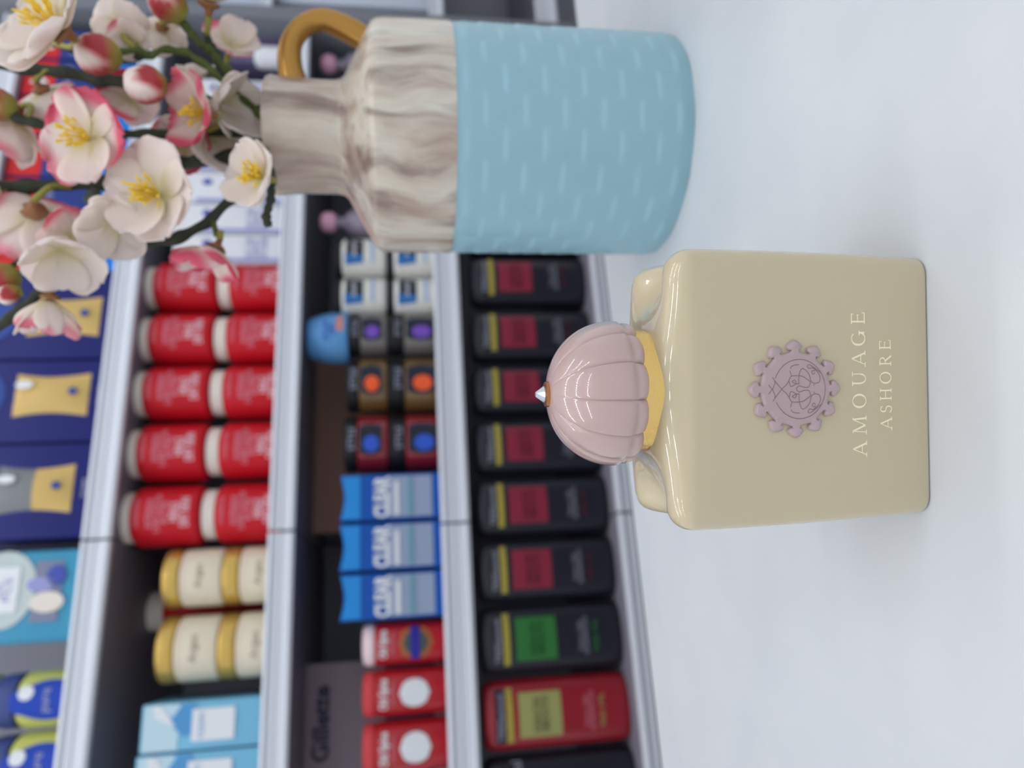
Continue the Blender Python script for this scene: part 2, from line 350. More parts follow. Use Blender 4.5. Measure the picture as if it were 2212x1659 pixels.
        if ch == 'A': bar(-.40, 0, 0, 1, tn); bar(0, 1, .40, 0, tk); bar(-.25, .34, .25, .34, tn * .8); ser(-.40, .015); ser(.40, .015)
        elif ch == 'M': bar(-.48, 0, -.40, 1, tn); bar(-.40, 1, 0, .08, tk); bar(0, .08, .40, 1, tn); bar(.40, 1, .48, 0, tk); ser(-.48, .015); ser(.48, .015); ser(-.44, .985, .09); ser(.44, .985, .09)
        elif ch == 'O': arc_(0, .5, .5, .52, 0, 360, 0.13, 0.05)
        elif ch == 'U': bar(-.32, 1, -.32, .35, tk); bar(.32, 1, .32, .35, tn); arc_(0, .36, .35, .38, 180, 360, .09, .05); ser(-.32, .985); ser(.32, .985)
        elif ch == 'G': arc_(0.02, .5, .5, .52, 48, 330, .13, .05); bar(.42, .05, .42, .42, tk); ser(.40, .42, .15)
        elif ch == 'E': bar(-.25, 0, -.25, 1, tk); bar(-.28, .98, .28, .98, tn); bar(-.25, .52, .2, .52, tn * .8); bar(-.28, .02, .33, .02, tn); bar(.28, 1, .26, .82, tn); bar(.33, .0, .36, .2, tn); bar(.2, .44, .2, .6, tn * .8); ser(-.3, .985, .1); ser(-.3, .015, .1)
        elif ch == 'S': arc_(0, .745, .26, .265, 40, 270, .10, .05); arc_(0.0, .255, .29, .275, -150, 90, .10, .05); bar(.2, .98, .22, .78, tn * .8); bar(-.27, .22, -.25, .02, tn * .8)
        elif ch == 'H': bar(-.33, 0, -.33, 1, tk); bar(.33, 0, .33, 1, tk); bar(-.33, .52, .33, .52, tn); [ser(a_, b_) for a_ in (-.33, .33) for b_ in (.015, .985)]
        elif ch == 'R': bar(-.25, 0, -.25, 1, tk); arc_(-.02, .75, .30, .25, -90, 90, .1, .04); bar(-.25, .98, 0, .98, tn); bar(-.25, .5, 0, .5, tn); bar(0, .5, .36, 0, tk); ser(-.25, .015); ser(-.27, .985, .1); ser(.38, .015, .08)
        return q
    gl = mat('letter_gold', (246, 236, 202), 0.45)
    K2 = 0.1105e-3
    def word(chars, vtop, vbot, name):
        z1 = at(vtop, 842, BY + fy).z; z0 = at(vbot, 842, BY + fy).z; hh = z1 - z0; vs = []; fs = []
        for ch, yc in chars:
            xx = at((vtop + vbot) / 2, yc, BY + fy).x - BX
            for kq, poly in enumerate(letter(ch)):
                o_ = len(vs); L = len(poly)
                for yy in (-0.00008, 0.0001): vs += [(xx + p_[0] * hh, fy + yy - (kq % 40) * 1.5e-6, z0 + p_[1] * hh) for p_ in poly]
                fs += [tuple(range(o_, o_ + L)), tuple(reversed(range(o_ + L, o_ + 2 * L)))] + [(o_ + i, o_ + (i + 1) % L, o_ + L + (i + 1) % L, o_ + L + i) for i in range(L)]
        mobj(name, vs, fs, gl, t, smooth=False)['label'] = 'pale gold serif lettering'
    word([('A', 970), ('M', 918.5), ('O', 866), ('U', 818), ('A', 775), ('G', 732), ('E', 687)], 1841, 1870, 'lettering')
    word([('A', 915), ('S', 883.5), ('H', 852), ('O', 816), ('R', 779), ('E', 744.5)], 1901, 1925, 'lettering')
scent_bottle()

# ------------------------------------------------------------------ vase
VX, VY = 0.1203, 0.352
def vase():
    t = empty('flower_vase', (VX, VY, 0)); tag(t, 'blue and marbled ceramic jug vase with gold handle holding blossom branches', 'vase')
    m_blue = mat('blue_glaze', (146, 186, 199), 0.42, coat=0.15, bump=0.05, bscale=120)
    # woven relief body
    NC, PP = 24, 12; n = NC * PP; rows = 154; H0, H1 = 0.0, 0.1056; cell = 0.0172; vs = []
    for i in range(rows + 1):
        z = H0 + (H1 - H0) * i / rows
        for j in range(n):
            a = 2 * PI * j / n + R(4); col = j // PP; u = (j % PP) / PP
            ph = (z / cell + (0.5 if col % 2 else 0)) % 1.0
            up = 1 - ph          # 0 at the cell top
            prof = min(1, up / 0.13) * (1 - 0.9 * max(0, up - 0.13) / 0.87)
            side = 0.45 + 0.55 * math.sin(PI * min(1, max(0, u))) ** 0.5
            fade = min(1, (H1 - z) / 0.006) * min(1, (z + 0.001) / 0.006)
            r = 0.0534 + 0.00078 * prof * side * fade - (0.0006 * (1 - z / 0.006) if z < 0.006 else 0)
            if i == rows: r = 0.0537
            vs.append((r * math.cos(a), r * math.sin(a), z))
    f = grid_faces(rows + 1, n); f.append(tuple(reversed(range(n))))
    mobj('woven_body', vs, f, m_blue, t, sharp=80)['label'] = 'pale blue body with woven relief'
    # marbled shoulder and neck
    m = bpy.data.materials.new('marbled_glaze'); m.use_nodes = True; nt = m.node_tree; b = nt.nodes['Principled BSDF']; b.inputs['Roughness'].default_value = 0.3; b.inputs['Coat Weight'].default_value = 0.4
    tc = nt.nodes.new('ShaderNodeTexCoord')
    wn = nt.nodes.new('ShaderNodeTexNoise'); wn.inputs['Scale'].default_value = 16; wn.inputs['Detail'].default_value = 2
    nt.links.new(tc.outputs['Object'], wn.inputs['Vector'])
    ad = nt.nodes.new('ShaderNodeMix'); ad.data_type = 'RGBA'; ad.blend_type = 'ADD'; ad.inputs[0].default_value = 0.035
    nt.links.new(tc.outputs['Object'], ad.inputs[6]); nt.links.new(wn.outputs['Color'], ad.inputs[7])
    mp = nt.nodes.new('ShaderNodeMapping'); mp.inputs['Scale'].default_value = (1.0, 1.0, 0.13); mp.inputs['Rotation'].default_value = (0.0, 0.10, 0)
    nt.links.new(ad.outputs[2], mp.inputs[0])
    def ramp(src, stops):
        c = nt.nodes.new('ShaderNodeValToRGB'); e = c.color_ramp.elements
        while len(e) < len(stops): e.new(0.5)
        for k, (p, rgb) in enumerate(stops): e[k].position = p; e[k].color = lin(rgb) + (1,)
        nt.links.new(src, c.inputs[0]); return c.outputs[0]
    n1 = nt.nodes.new('ShaderNodeTexNoise'); n1.inputs['Scale'].default_value = 56; n1.inputs['Detail'].default_value = 5; n1.inputs['Roughness'].default_value = 0.58; nt.links.new(mp.outputs[0], n1.inputs['Vector'])
    c1 = ramp(n1.outputs['Fac'], [(0.32, (146, 122, 112)), (0.43, (178, 160, 148)), (0.50, (200, 190, 176)), (0.59, (214, 209, 196)), (0.70, (176, 172, 166))])
    n2 = nt.nodes.new('ShaderNodeTexNoise'); n2.inputs['Scale'].default_value = 105; n2.inputs['Detail'].default_value = 3; nt.links.new(mp.outputs[0], n2.inputs['Vector'])
    c2 = ramp(n2.outputs['Fac'], [(0.30, (150, 134, 126)), (0.45, (255, 255, 255)), (0.7, (240, 226, 216))])
    mx = nt.nodes.new('ShaderNodeMix'); mx.data_type = 'RGBA'; mx.blend_type = 'MULTIPLY'; mx.inputs[0].default_value = 0.7
    nt.links.new(c1, mx.inputs[6]); nt.links.new(c2, mx.inputs[7]); nt.links.new(mx.outputs[2], b.inputs['Base Color'])
    pr = [(0.0537, 0.1055), (0.0541, 0.1070), (0.0541, 0.120), (0.0540, 0.1360), (0.0535, 0.1395), (0.0522, 0.1418), (0.0500, 0.1432), (0.042, 0.1477), (0.034, 0.1519), (0.0285, 0.1548), (0.0268, 0.1568), (0.0262, 0.160),
          (0.0262, 0.168), (0.0264, 0.178), (0.0272, 0.1860), (0.0276, 0.1885), (0.0268, 0.1902), (0.0250, 0.1900), (0.0238, 0.188), (0.0232, 0.175), (0.0230, 0.158), (0.030, 0.149), (0.047, 0.138), (0.051, 0.125), (0.051, 0.103)]
    lathe('marbled_neck', pr, m, t, n=96, sharp=50, close=False)['label'] = 'brown and cream marbled shoulder and neck'
    path = smooth_path([(.0250, 0, .1790), (.034, 0, .1812), (.0445, 0, .1806), (.0530, 0, .1752), (.0568, 0, .1665), (.0545, 0, .1570), (.0470, 0, .1425)], 8)
    tube('handle', path, lambda s: 0.0056 + 0.0006 * math.cos(2 * PI * s), mat('gold_paint', (178, 134, 70), 0.34, metal=0.9), t, n=20)['label'] = 'matt gold loop handle'
vase()

# ------------------------------------------------------------------ blossom branches
def mixc(a, b, t): t = max(0, min(1, t)); return tuple(a[i] + (b[i] - a[i]) * t for i in range(3))
CREAM, WHITE, PINK, BLUSH, YG = lin((250, 246, 232)), lin((254, 250, 246)), lin((240, 118, 146)), lin((248, 222, 222)), lin((232, 224, 160))
mp_ = bpy.data.materials.new('petal'); mp_.use_nodes = True; nt = mp_.node_tree; b = nt.nodes['Principled BSDF']; b.inputs['Roughness'].default_value = 0.65
a = nt.nodes.new('ShaderNodeVertexColor'); a.layer_name = 'Col'; nt.links.new(a.outputs['Color'], b.inputs['Base Color'])
tl = nt.nodes.new('ShaderNodeBsdfTranslucent'); nt.links.new(a.outputs['Color'], tl.inputs['Color']); ms = nt.nodes.new('ShaderNodeMixShader'); ms.inputs[0].default_value = 0.46
nt.links.new(b.outputs[0], ms.inputs[1]); nt.links.new(tl.outputs[0], ms.inputs[2]); nt.links.new(ms.outputs[0], nt.nodes['Material Output'].inputs['Surface'])
m_stam = mat('stamen_yellow', (240, 206, 70), 0.6); m_calyx = mat('calyx_brown', (158, 108, 72), 0.7, noise_amt=0.3, scale=300); m_pedi = mat('pedicel_green', (150, 146, 70), 0.6)
m_bark = mat('bark_green', (62, 68, 54), 0.75, noise_amt=0.5, scale=160, bump=0.6, bscale=400); m_bark2 = mat('bark_light', (92, 106, 48), 0.7, noise_amt=0.6, scale=120, bump=0.6, bscale=400)
m_budc = mat('bud', (255, 255, 255), 0.45, vcol=True); m_leaf = mat('leaf_green', (78, 92, 76), 0.6, noise_amt=0.2, scale=200)
def frame(dirv, spin):
    z = dirv.normalized(); x = z.cross(V((0.13, 0.4, 0.9))).normalized(); y = z.cross(x)
    x2 = x * math.cos(spin) + y * math.sin(spin); return x2, z.cross(x2), z
def imgdir(ix, iy, ic): return (-UP * ix - RT * iy - FW * ic).normalized()
def blossom(br, x, y, rp, face, Y, pink=0.3, cup=0.35, seed=1, stam=16, np_=5, base_from=None, double=False):
    rng = random.Random(seed); c = at(x, y, Y); Rr = px(rp, Y); X, Yv, Z = frame(imgdir(*face), rng.random() * 6)
    vs = [(0, 0, 0)]; cols = [YG]; fs = []; NU, NVv = 11, 11
    layers = [(np_, 1.0, cup)] + ([(np_, 0.72, cup + 0.45)] if double else [])
    for (npt, sc, cu) in layers:
        off = rng.random()
        for k in range(npt):
            a0 = 2 * PI * (k + off) / npt + rng.uniform(-.14, .14); L = Rr * sc * rng.uniform(0.88, 1.1); W = Rr * sc * 0.60 * rng.uniform(.9, 1.15)
            ck = cu + rng.uniform(-.18, .22); tw = rng.uniform(-.28, .28); curl = rng.uniform(-0.25, 0.35); pk = pink * rng.choice((0.15, 0.6, 1.0, 1.4, 1.6)); pside = rng.uniform(-.6, .6); ph = rng.uniform(0, 6)
            m0 = len(vs); rngs = rng.uniform(0, 50)
            for i in range(1, NVv + 1):
                v = i / NVv
                wv = W * math.sqrt(max(0.0, 1 - ((v - 0.60) / 0.60) ** 2 if v < 0.6 else 1 - ((v - 0.60) / 0.408) ** 2)) ** (1.15 if v < .6 else 0.85)
                for j in range(NU):
                    u = -1 + 2 * j / (NU - 1)
                    rho = L * (v - 0.07 * v * u * u - (0.05 * max(0, 1 - abs(u) * 4) if i == NVv else 0)) * math.cos(ck * v * 0.9); xt = u * wv
                    zz = L * (ck * 0.95 * v ** 1.35) + wv * 0.34 * u * u * (0.5 + ck) + L * curl * max(0, v - 0.65) ** 2 * 2 + tw * xt * v
                    zz += L * 0.035 * math.sin(ph + u * 5 + v * 3) * v + L * 0.03 * noise.noise(V((u * 2, v * 2.4, rngs)))
                    lx = rho * math.cos(a0) - xt * math.sin(a0); ly = rho * math.sin(a0) + xt * math.cos(a0)
                    vs.append((lx, ly, zz + 0.0004))
                    cc = mixc(YG, mixc(CREAM, WHITE, v), v * 3.2)
                    cc = mixc(cc, BLUSH, pink * 0.55 * v + .15)
                    cc = mixc(cc, PINK, (0 if pk < .33 else min(1, pk * 1.6)) * max(0, min(1, (v - 0.58 + 0.12 * u * pside * 2 - 0.22 * (1 - min(1, pk))) / 0.2)))
                    cols.append(cc)
            for j in range(NU - 1): fs.append((0, m0 + j, m0 + j + 1))
            fs += grid_faces(NVv, NU, False, m0)
    M = Matrix(((X.x, Yv.x, Z.x, c.x), (X.y, Yv.y, Z.y, c.y), (X.z, Yv.z, Z.z, c.z), (0, 0, 0, 1)))
    o = mobj('blossom', vs, fs, mp_, br, sharp=180, cols=cols); o.matrix_local = M
    sm = o.modifiers.new('thickness', 'SOLIDIFY'); sm.thickness = 0.00035; sm.offset = 0
    if stam:
        vs = [(0, 0, 0.0)]; fs = []
        for k in range(stam):
            az = rng.uniform(0, 2 * PI); til = rng.uniform(0.05, 0.75); L = Rr * rng.uniform(0.40, 0.66); d = V((math.cos(az) * math.sin(til), math.sin(az) * math.sin(til), math.cos(til)))
            bend = V((rng.uniform(-.2, .2), rng.uniform(-.2, .2), 0)); rr0 = 0.00028; sd = d.cross(V((0.1, 0.2, 1))).normalized(); sd2 = d.cross(sd); m0 = len(vs)
            for q, (t_, rs) in enumerate(((0.35, 0.8), (0.75, 0.9), (0.82, 2.1), (0.95, 2.4), (1.02, 0.8))):
                p = (d * t_ + bend * t_ * t_) * L
                for j in range(5): an = 2 * PI * j / 5; vs.append(tuple(p + sd * (rr0 * rs * math.cos(an)) + sd2 * (rr0 * rs * math.sin(an))))
            for j in range(5): fs.append((0, m0 + j, m0 + (j + 1) % 5))
            fs += grid_faces(5, 5, True, m0); fs.append(tuple(range(m0 + 20, m0 + 25)))
        mobj('stamens', vs, fs, m_stam, o, sharp=60)
    # calyx behind
    cl = lathe('calyx', [(Rr * 0.02, -Rr * 0.30), (Rr * 0.07, -Rr * 0.26), (Rr * 0.10, -Rr * 0.14), (Rr * 0.18, -Rr * 0.05), (Rr * 0.16, 0.0002), (Rr * .03, 0.0002)], m_calyx, o, n=14)
    me = cl.data
    for i_, v_ in enumerate(me.vertices):       # star-shaped sepals
        if v_.co.z > -Rr * 0.10:
            an = math.atan2(v_.co.y, v_.co.x); k_ = 1 + 0.55 * abs(math.cos(an * 2.5)); v_.co.x *= k_; v_.co.y *= k_
    if base_from is not None:
        p1 = c - Z * Rr * 0.27; p0 = at(*base_from); mid = (p0 + p1) / 2 - Z * Rr * 0.2
        tube('pedicel', smooth_path([p0, mid, p1], 5), lambda s: 0.0011 + 0.0004 * s, m_pedi, br, n=8)
    return o
def bud(br, x, y, rp, face, Y, base_from):
    c = at(x, y, Y); Rr = px(rp, Y); X, Yv, Z = frame(imgdir(*face), 0.3); vs = []; cols = []; n = 28
    red, rose, green, wht = lin((172, 52, 58)), lin((214, 120, 120)), lin((150, 148, 66)), lin((238, 222, 214))
    prof = [(0.12, -1.15), (0.5, -1.0), (0.82, -0.65), (0.98, -0.2), (1.0, 0.2), (0.9, 0.55), (0.68, 0.85), (0.35, 1.02), (0.06, 1.06)]
    for i, (r, z) in enumerate(prof):
        for j in range(n):
            an = 2 * PI * j / n; k = 1 + 0.05 * math.cos(an * 5 + z * 2)
            vs.append((Rr * r * k * math.cos(an), Rr * r * k * math.sin(an), Rr * z))
            sep = 0.62 * abs(math.cos(an * 1.5 + 0.4)) * 2 - 0.45          # sepals reach up in points
            col = mixc(green, red, (z + 0.9) / 0.7) if z < sep else mixc(rose, wht, (z - sep) / 0.25)
            cols.append(col)
    f = grid_faces(len(prof), n); f.append(tuple(reversed(range(n)))); f.append(tuple(range((len(prof) - 1) * n, len(prof) * n)))
    o = mobj('bud', vs, f, m_budc, br, cols=cols, sharp=180); o.matrix_local = Matrix(((X.x, Yv.x, Z.x, c.x), (X.y, Yv.y, Z.y, c.y), (X.z, Yv.z, Z.z, c.z), (0, 0, 0, 1)))
    p0 = at(*base_from); p1 = c - Z * Rr * 1.05
    tube('pedicel', smooth_path([p0, (p0 + p1) / 2, p1], 4), 0.0012, m_pedi, br, n=8)
    return o
def stem(br, pts, r0, r1, m=m_bark, name='stem', seed=0, mouth=None):
    P = [at(*p) for p in pts]
    if mouth: P = [V((VX + mouth[0], VY + mouth[1], 0.158)), V((VX + mouth[0] * 1.15, VY + mouth[1] * 1.15, 0.187))] + P
    path = smooth_path(P, 9)
    for i, p in enumerate(path):
        if i > 10 or not mouth: p += V((noise.noise(p * 160 + V((seed, 0, 0))), noise.noise(p * 160 + V((0, seed, 5))), noise.noise(p * 160 + V((9, 0, seed))))) * 0.0009
    return tube(name, path, lambda s: (r0 + (r1 - r0) * s) * (1 + 0.16 * math.sin(s * 70 + seed) + 0.1 * math.sin(s * 31)), m, br, n=10)
def branch(label): 
    b_ = empty('blossom_branch', (0, 0, 0)); tag(b_, label, 'flower branch', 'artificial blossom branches in the jug vase'); return b_

A_ = branch('knobbly green blossom branch leaning farthest right from the vase, closest to the gold handle')
stem(A_, [(555, 225, .352), (520, 180, .352), (480, 140, .350), (455, 110, .348), (432, 90, .346), (405, 60, .344), (378, 28, .342)], .0023, .0017, m_bark2, seed=1, mouth=(.010, -.004))
bud(A_, 362, 6, 36, (-.6, -.5, .4), .338, (380, 30, .342))
stem(A_, [(475, 132, .350), (455, 95, .348), (446, 65, .346)], .0018, .0014, m_bark, 'twig', seed=2)
blossom(A_, 452, 6, 92, (.2, -.9, .35), .338, .12, .55, 4, 0, base_from=(446, 65, .346))
blossom(A_, 350, 60, 54, (-.3, .2, -.75), .352, .1, .4, 5, 0, base_from=(400, 58, .344))
blossom(A_, 497, 100, 56, (.25, -.3, .5), .366, .35, .3, 6, 0, base_from=(482, 140, .351))

B_ = branch('thin green blossom branch with a red bud, second from the gold handle')
stem(B_, [(548, 235, .350), (505, 195, .346), (470, 165, .343), (440, 140, .342), (400, 112, .341), (360, 105, .340), (325, 118, .340), (290, 108, .338), (252, 114, .336)], .0020, .0015, m_bark2, seed=3, mouth=(.002, -.012))
bud(B_, 211, 118, 39, (-.8, .1, .5), .332, (252, 114, .336))
stem(B_, [(330, 118, .341), (250, 130, .352), (160, 108, .356), (95, 88, .352)], .0017, .0014, m_bark, 'twig', seed=4)
blossom(B_, 262, 62, 60, (-.2, -.5, -.65), .348, .15, .35, 7, 0, np_=5, base_from=(300, 110, .339))
blossom(B_, 282, 88, 42, (.1, .3, .6), .344, .3, .3, 71, 0, base_from=(300, 110, .339))
blossom(B_, 128, 62, 122, (-.42, -.2, .85), .318, .12, .42, 8, 30, np_=6, base_from=(95, 88, .352))

C_ = branch('thick dark blossom branch with a red and green bud above the pink cupped blossom')
stem(C_, [(552, 262, .360), (500, 235, .358), (430, 210, .356), (365, 186, .354), (270, 178, .352), (190, 166, .352), (100, 152, .352), (0, 136, .352), (-60, 128, .352)], .0030, .0028, seed=5, mouth=(.004, .010))
bud(C_, 314, 182, 37, (-.5, .35, .7), .318, (350, 205, .350))
blossom(C_, 90, 195, 72, (.1, .5, -.6), .358, .75, .4, 9, 0, base_from=(140, 160, .352))
blossom(C_, 478, 232, 84, (.75, .1, .35), .346, .10, .75, 10, 0, base_from=(430, 210, .356))
blossom(C_, 283, 218, 62, (.3, -.1, .7), .362, 1.0, .25, 11, 0, base_from=(300, 180, .352))
blossom(C_, 425, 172, 46, (.0, -.6, .3), .349, .1, .5, 12, 0, base_from=(400, 198, .356))

D_ = branch('dark blossom branch carrying the open pink-tipped blossom and the cupped pink one')
stem(D_, [(548, 292, .352), (490, 285, .350), (400, 288, .350), (300, 290, .350), (220, 284, .348), (150, 272, .346), (95, 270, .346), (45, 258, .345), (12, 240, .345)], .0022, .0020, seed=6, mouth=(-.004, .002))
blossom(D_, 446, 246, 86, (-.62, .12, .77), .326, .95, .60, 13, 24, base_from=(440, 286, .350))
blossom(D_, 196, 300, 105, (-.3, .1, .95), .322, .85, .26, 14, 24, base_from=(250, 286, .348))
blossom(D_, 30, 250, 95, (-.6, .6, -.1), .356, .45, .45, 15, 0, base_from=(60, 262, .345))
bud(D_, -5, 225, 30, (-.9, -.2, .2), .343, (12, 240, .345))

E_ = branch('thick dark blossom branch behind the largest open white blossom')
stem(E_, [(556, 325, .352), (500, 340, .350), (440, 348, .350), (380, 352, .350), (300, 372, .352), (220, 396, .352), (140, 396, .352), (60, 404, .352), (0, 407, .352), (-60, 410, .352)], .0031, .0029, seed=7, mouth=(-.012, -.003))
blossom(E_, 346, 420, 116, (-.22, .0, .97), .318, .20, .30, 16, 30, np_=6, base_from=(360, 355, .350))
blossom(E_, 452, 292, 80, (.55, .15, .45), .352, .10, .55, 17, 0, base_from=(440, 346, .350))
blossom(E_, 75, 458, 98, (-.35, .55, -.65), .340, .8, .35, 18, 0, base_from=(150, 405, .350))
blossom(E_, 15, 425, 62, (-.8, .2, .3), .352, .9, .4, 19, 6, base_from=(80, 405, .352))
blossom(E_, 395, 320, 70, (.1, .1, .7), .358, .4, .4, 191, 0, base_from=(400, 350, .350))
lf = smooth_path([at(205, 405, .349), at(200, 425, .346), at(190, 442, .344)], 5)
mobj('leaf', [tuple(p + UP * (math.sin(PI * (i + .5) / 11) * .0038 * s_)) for i, p in enumerate(lf) for s_ in (-1, 1)], [(2 * i, 2 * i + 1, 2 * i + 3, 2 * i + 2) for i in range(len(lf) - 1)], m_leaf, E_).modifiers.new('thickness', 'SOLIDIFY').thickness = .0004

F_ = branch('lowest dark blossom branch sweeping left, with a hanging pink blossom')
stem(F_, [(568, 372, .340), (540, 402, .336), (500, 432, .334), (452, 476, .332), (400, 508, .332), (350, 522, .332), (290, 528, .332), (235, 544, .332), (180, 572, .332), (120, 612, .332), (60, 655, .332), (0, 704, .332), (-40, 735, .332)], .0025, .0021, seed=8, mouth=(-.016, -.010))
blossom(F_, 246, 472, 76, (.25, .55, .6), .326, .10, .5, 20, 0, base_from=(285, 528, .332))
blossom(F_, 128, 540, 88, (.35, .6, .45), .322, .18, .55, 21, 0, base_from=(190, 565, .332))
blossom(F_, 150, 515, 58, (.5, -.2, .6), .334, .9, .35, 22, 0, base_from=(190, 565, .332))
stem(F_, [(458, 472, .332), (464, 492, .331), (466, 512, .330)], .0013, .0012, m_bark2, 'twig', seed=9)
blossom(F_, 466, 538, 80, (-.25, .9, .3), .328, 1.0, .55, 23, 9, base_from=(466, 512, .330))
blossom(F_, 108, 645, 74, (-.15, .95, -.05), .326, .35, .75, 24, 8, base_from=(85, 640, .332))
stem(F_, [(140, 596, .334), (95, 575, .336), (45, 566, .337), (15, 585, .337)], .0015, .0012, m_bark, 'twig', seed=10)
bud(F_, -2, 605, 34, (-.7, .5, .3), .336, (15, 585, .337)); bud(F_, 18, 636, 20, (-.6, .6, .4), .332, (45, 640, .333))

G_ = branch('short dark cut twig with a white and yellow blossom hanging over the vase rim')
stem(G_, [(580, 350, .322), (588, 392, .316), (582, 430, .315), (576, 462, .315), (581, 490, .315)], .0015, .0019, seed=11, mouth=(-.011, -.019))
blossom(G_, 566, 384, 80, (-.5, .05, .85), .304, .14, .42, 25, 30, base_from=(575, 385, .316))

# ------------------------------------------------------------------ shelving
SZ = {1: 0.568, 2: 0.316, 3: 0.068, 4: -0.186}
m_rail = mat('rail_white', (216, 220, 230), 0.45); m_dark = mat('shelf_grey', (118, 116, 128), 0.45); m_back = mat('back_panel', (122, 124, 136), 0.55, noise_amt=0.15, scale=6)
def gondola(a0, a1, d0, shelves, label, depth=0.40, z0=FLOOR, z1=0.98):
    t = empty('shelf_unit', sp(a0, d0, z0), SHROT); tag(t, label, 'shelves'); L = a1 - a0; h = z1 - z0
    boxm('back_panel', 0, L, depth, depth + 0.02, 0, h, m_back, t, bev=0)
    boxm('base_plinth', 0, L, 0.02, depth, 0, 0.12, m_dark, t, bev=0.001)
    for i in (0, 1): boxm('upright', (0.0005, L - 0.0125)[i], (0.0125, L - 0.0005)[i], depth - 0.03, depth + 0.03, 0, h, m_dark, t, bev=0.001)
    for (zt, rt, rb, dd) in shelves:
        z = zt - z0; b_ = boxm('shelf_board', 0.0015, L - 0.0015, dd + 0.004, depth - 0.001, z - 0.022, z, m_dark, t, bev=0.001)
        # price rail: an extruded profile with two lips and a centre groove
        T, B = rt - z0, rb - z0; hh = T - B
        pr = [(0.003, B), (-0.007, B), (-0.009, B + .12 * hh), (-0.005, B + .17 * hh), (-0.0035, B + .5 * hh), (-0.0055, B + .54 * hh), (-0.004, B + .58 * hh), (-0.0045, B + .84 * hh), (-0.0085, B + .88 * hh), (-0.006, T), (0.003, T)]
        n = len(pr); vs = [(x, dd + y, zz) for x in (0.002, L - 0.002) for y, zz in pr]
        f = [(i, (i + 1) % n, n + (i + 1) % n, n + i) for i in range(n)] + [tuple(range(n)), tuple(reversed(range(n, 2 * n)))]
        mobj('price_rail', vs, f, m_rail, t, sharp=20)
    return t
AJ = -0.221
RZ = [(0.800, 0.812, 0.775, 0), (SZ[1], 0.584, 0.545, 0), (SZ[2], 0.331, 0.294, 0), (SZ[3], 0.080, 0.037, 0), (SZ[4], -0.187, -0.232, -0.032)]
gondola(AJ, 0.700, 0, RZ, 'dark grey shelf unit with white price rails behind the vase and bottle')
gondola(-1.20, AJ, 0, RZ[1:], 'dark grey shelf unit with white price rails, nearer left bay holding the red cans', z1=0.98)
# side panel and the bay beyond it
dp = empty('divider_panel', sp(0.706, -0.02, FLOOR), SHROT); tag(dp, 'tall grey end panel beside the gold handle, between two shelf bays', 'panel')
boxm('side_panel', 0, 0.03, 0, 0.43, 0, 1.93, mat('divider_grey', (112, 116, 126), 0.5), dp)
def zat(x, y, d): return sh(x, y, d)[1]
d5 = 0.12
gondola(0.745, 1.45, d5, [(zat(20, 0, d5), zat(20, 5, d5) + .01, zat(20, 5, d5) - .025, 0), (zat(560, 0, d5) - .01, zat(560, 0, d5), zat(590, 0, d5), 0), (zat(930, 10, d5) - .01, zat(925, 10, d5), zat(957, 10, d5), 0), (zat(1160, 10, d5) - .01, zat(1155, 10, d5), zat(1200, 10, d5), 0)],
        'far grey shelf unit at the right, beyond the end panel')

# ------------------------------------------------------------------ goods on the shelves
def fit(x0, x1, y0, y1, d, z0=None):
    """place by the photograph: returns centre a, width, bottom z, top z on the plane d behind the shelf front"""
    xm = (x0 + x1) / 2; a1, _ = sh(xm, y0, d); a0, _ = sh(xm, y1, d); ym = (y0 + y1) / 2
    return (a0 + a1) / 2, a1 - a0, (sh(x1, ym, d)[1] if z0 is None else z0), sh(x0, ym, d)[1]
def good(name, label, cat, a, d, z, group=None, rz=0):
    t = empty(name, sp(a, d, z), SHROT + rz); tag(t, label, cat, group); return t
def cyl_prof(r, z0, z1, e=0.003, k=4):
    p = [(r - e + e * math.sin(i / k * PI / 2), z0 + e - e * math.cos(i / k * PI / 2)) for i in range(k + 1)]
    return p + [(r - e + e * math.cos(i / k * PI / 2), z1 - e + e * math.sin(i / k * PI / 2)) for i in range(k + 1)]
PL = lambda n, c, **k: mat(n, c, k.pop('rough', 0.45), ior=1.33, **k)
m_red = PL('jar_red', (194, 18, 36)); m_redl = PL('print_rose', (214, 130, 148)); m_pale = PL('print_pale', (226, 184, 196)); m_cream = PL('lid_cream', (226, 218, 210))

# red jars, five stacks of two
cols5 = [(570, 670), (676, 783), (788, 902), (910, 1033), (1043, 1173)]
low = [(478, 606), (466, 606), (452, 604), (440, 600), (424, 588)]; upp = [(334, 466), (312, 458), (292, 444), (275, 434), (254, 424)]
dl = 0.012
order = ['rightmost', 'second from right', 'middle', 'fourth from right', 'leftmost']
jw = 0.0
for k, (y0, y1) in enumerate(cols5):
    a, w_, z0, z1 = fit(low[k][0], low[k][1], y0, y1, 0.045); rr = w_ / 2 * 0.985
    hj = 0.118
    for lev in (0, 1):
        zb = SZ[2] + lev * (hj + 0.0005)
        t = good('lotion_jar', 'red jar with cream lid, %s stack of the five, %s jar' % (order[k], ('bottom', 'top')[lev]), 'jar', a, dl + rr, zb, 'red jars stacked two high')
        lathe('jar_body', cyl_prof(rr, 0, hj - 0.021, 0.009, 5) + [(rr * .84, hj - 0.019)], m_red, t, n=40)
        lathe('lid', cyl_prof(rr * 0.84, hj - 0.0205, hj, 0.003), m_cream, t, n=40)
        text('lettering', 'VASELINE', m_redl, t, w=rr * 0.95, y=0, z=hj - 0.031, wrap=rr)
        text('lettering', 'INTENSIVE\nCARE COCOA\nBUTTER', m_redl, t, w=rr * 1.35, h=0.030, z=hj * 0.50, wrap=rr, bold=0.02)
        text('lettering', 'HEALS\nDRY SKIN', m_pale, t, w=rr * 0.98, h=0.028, z=hj * 0.235, wrap=rr, bold=0.03)

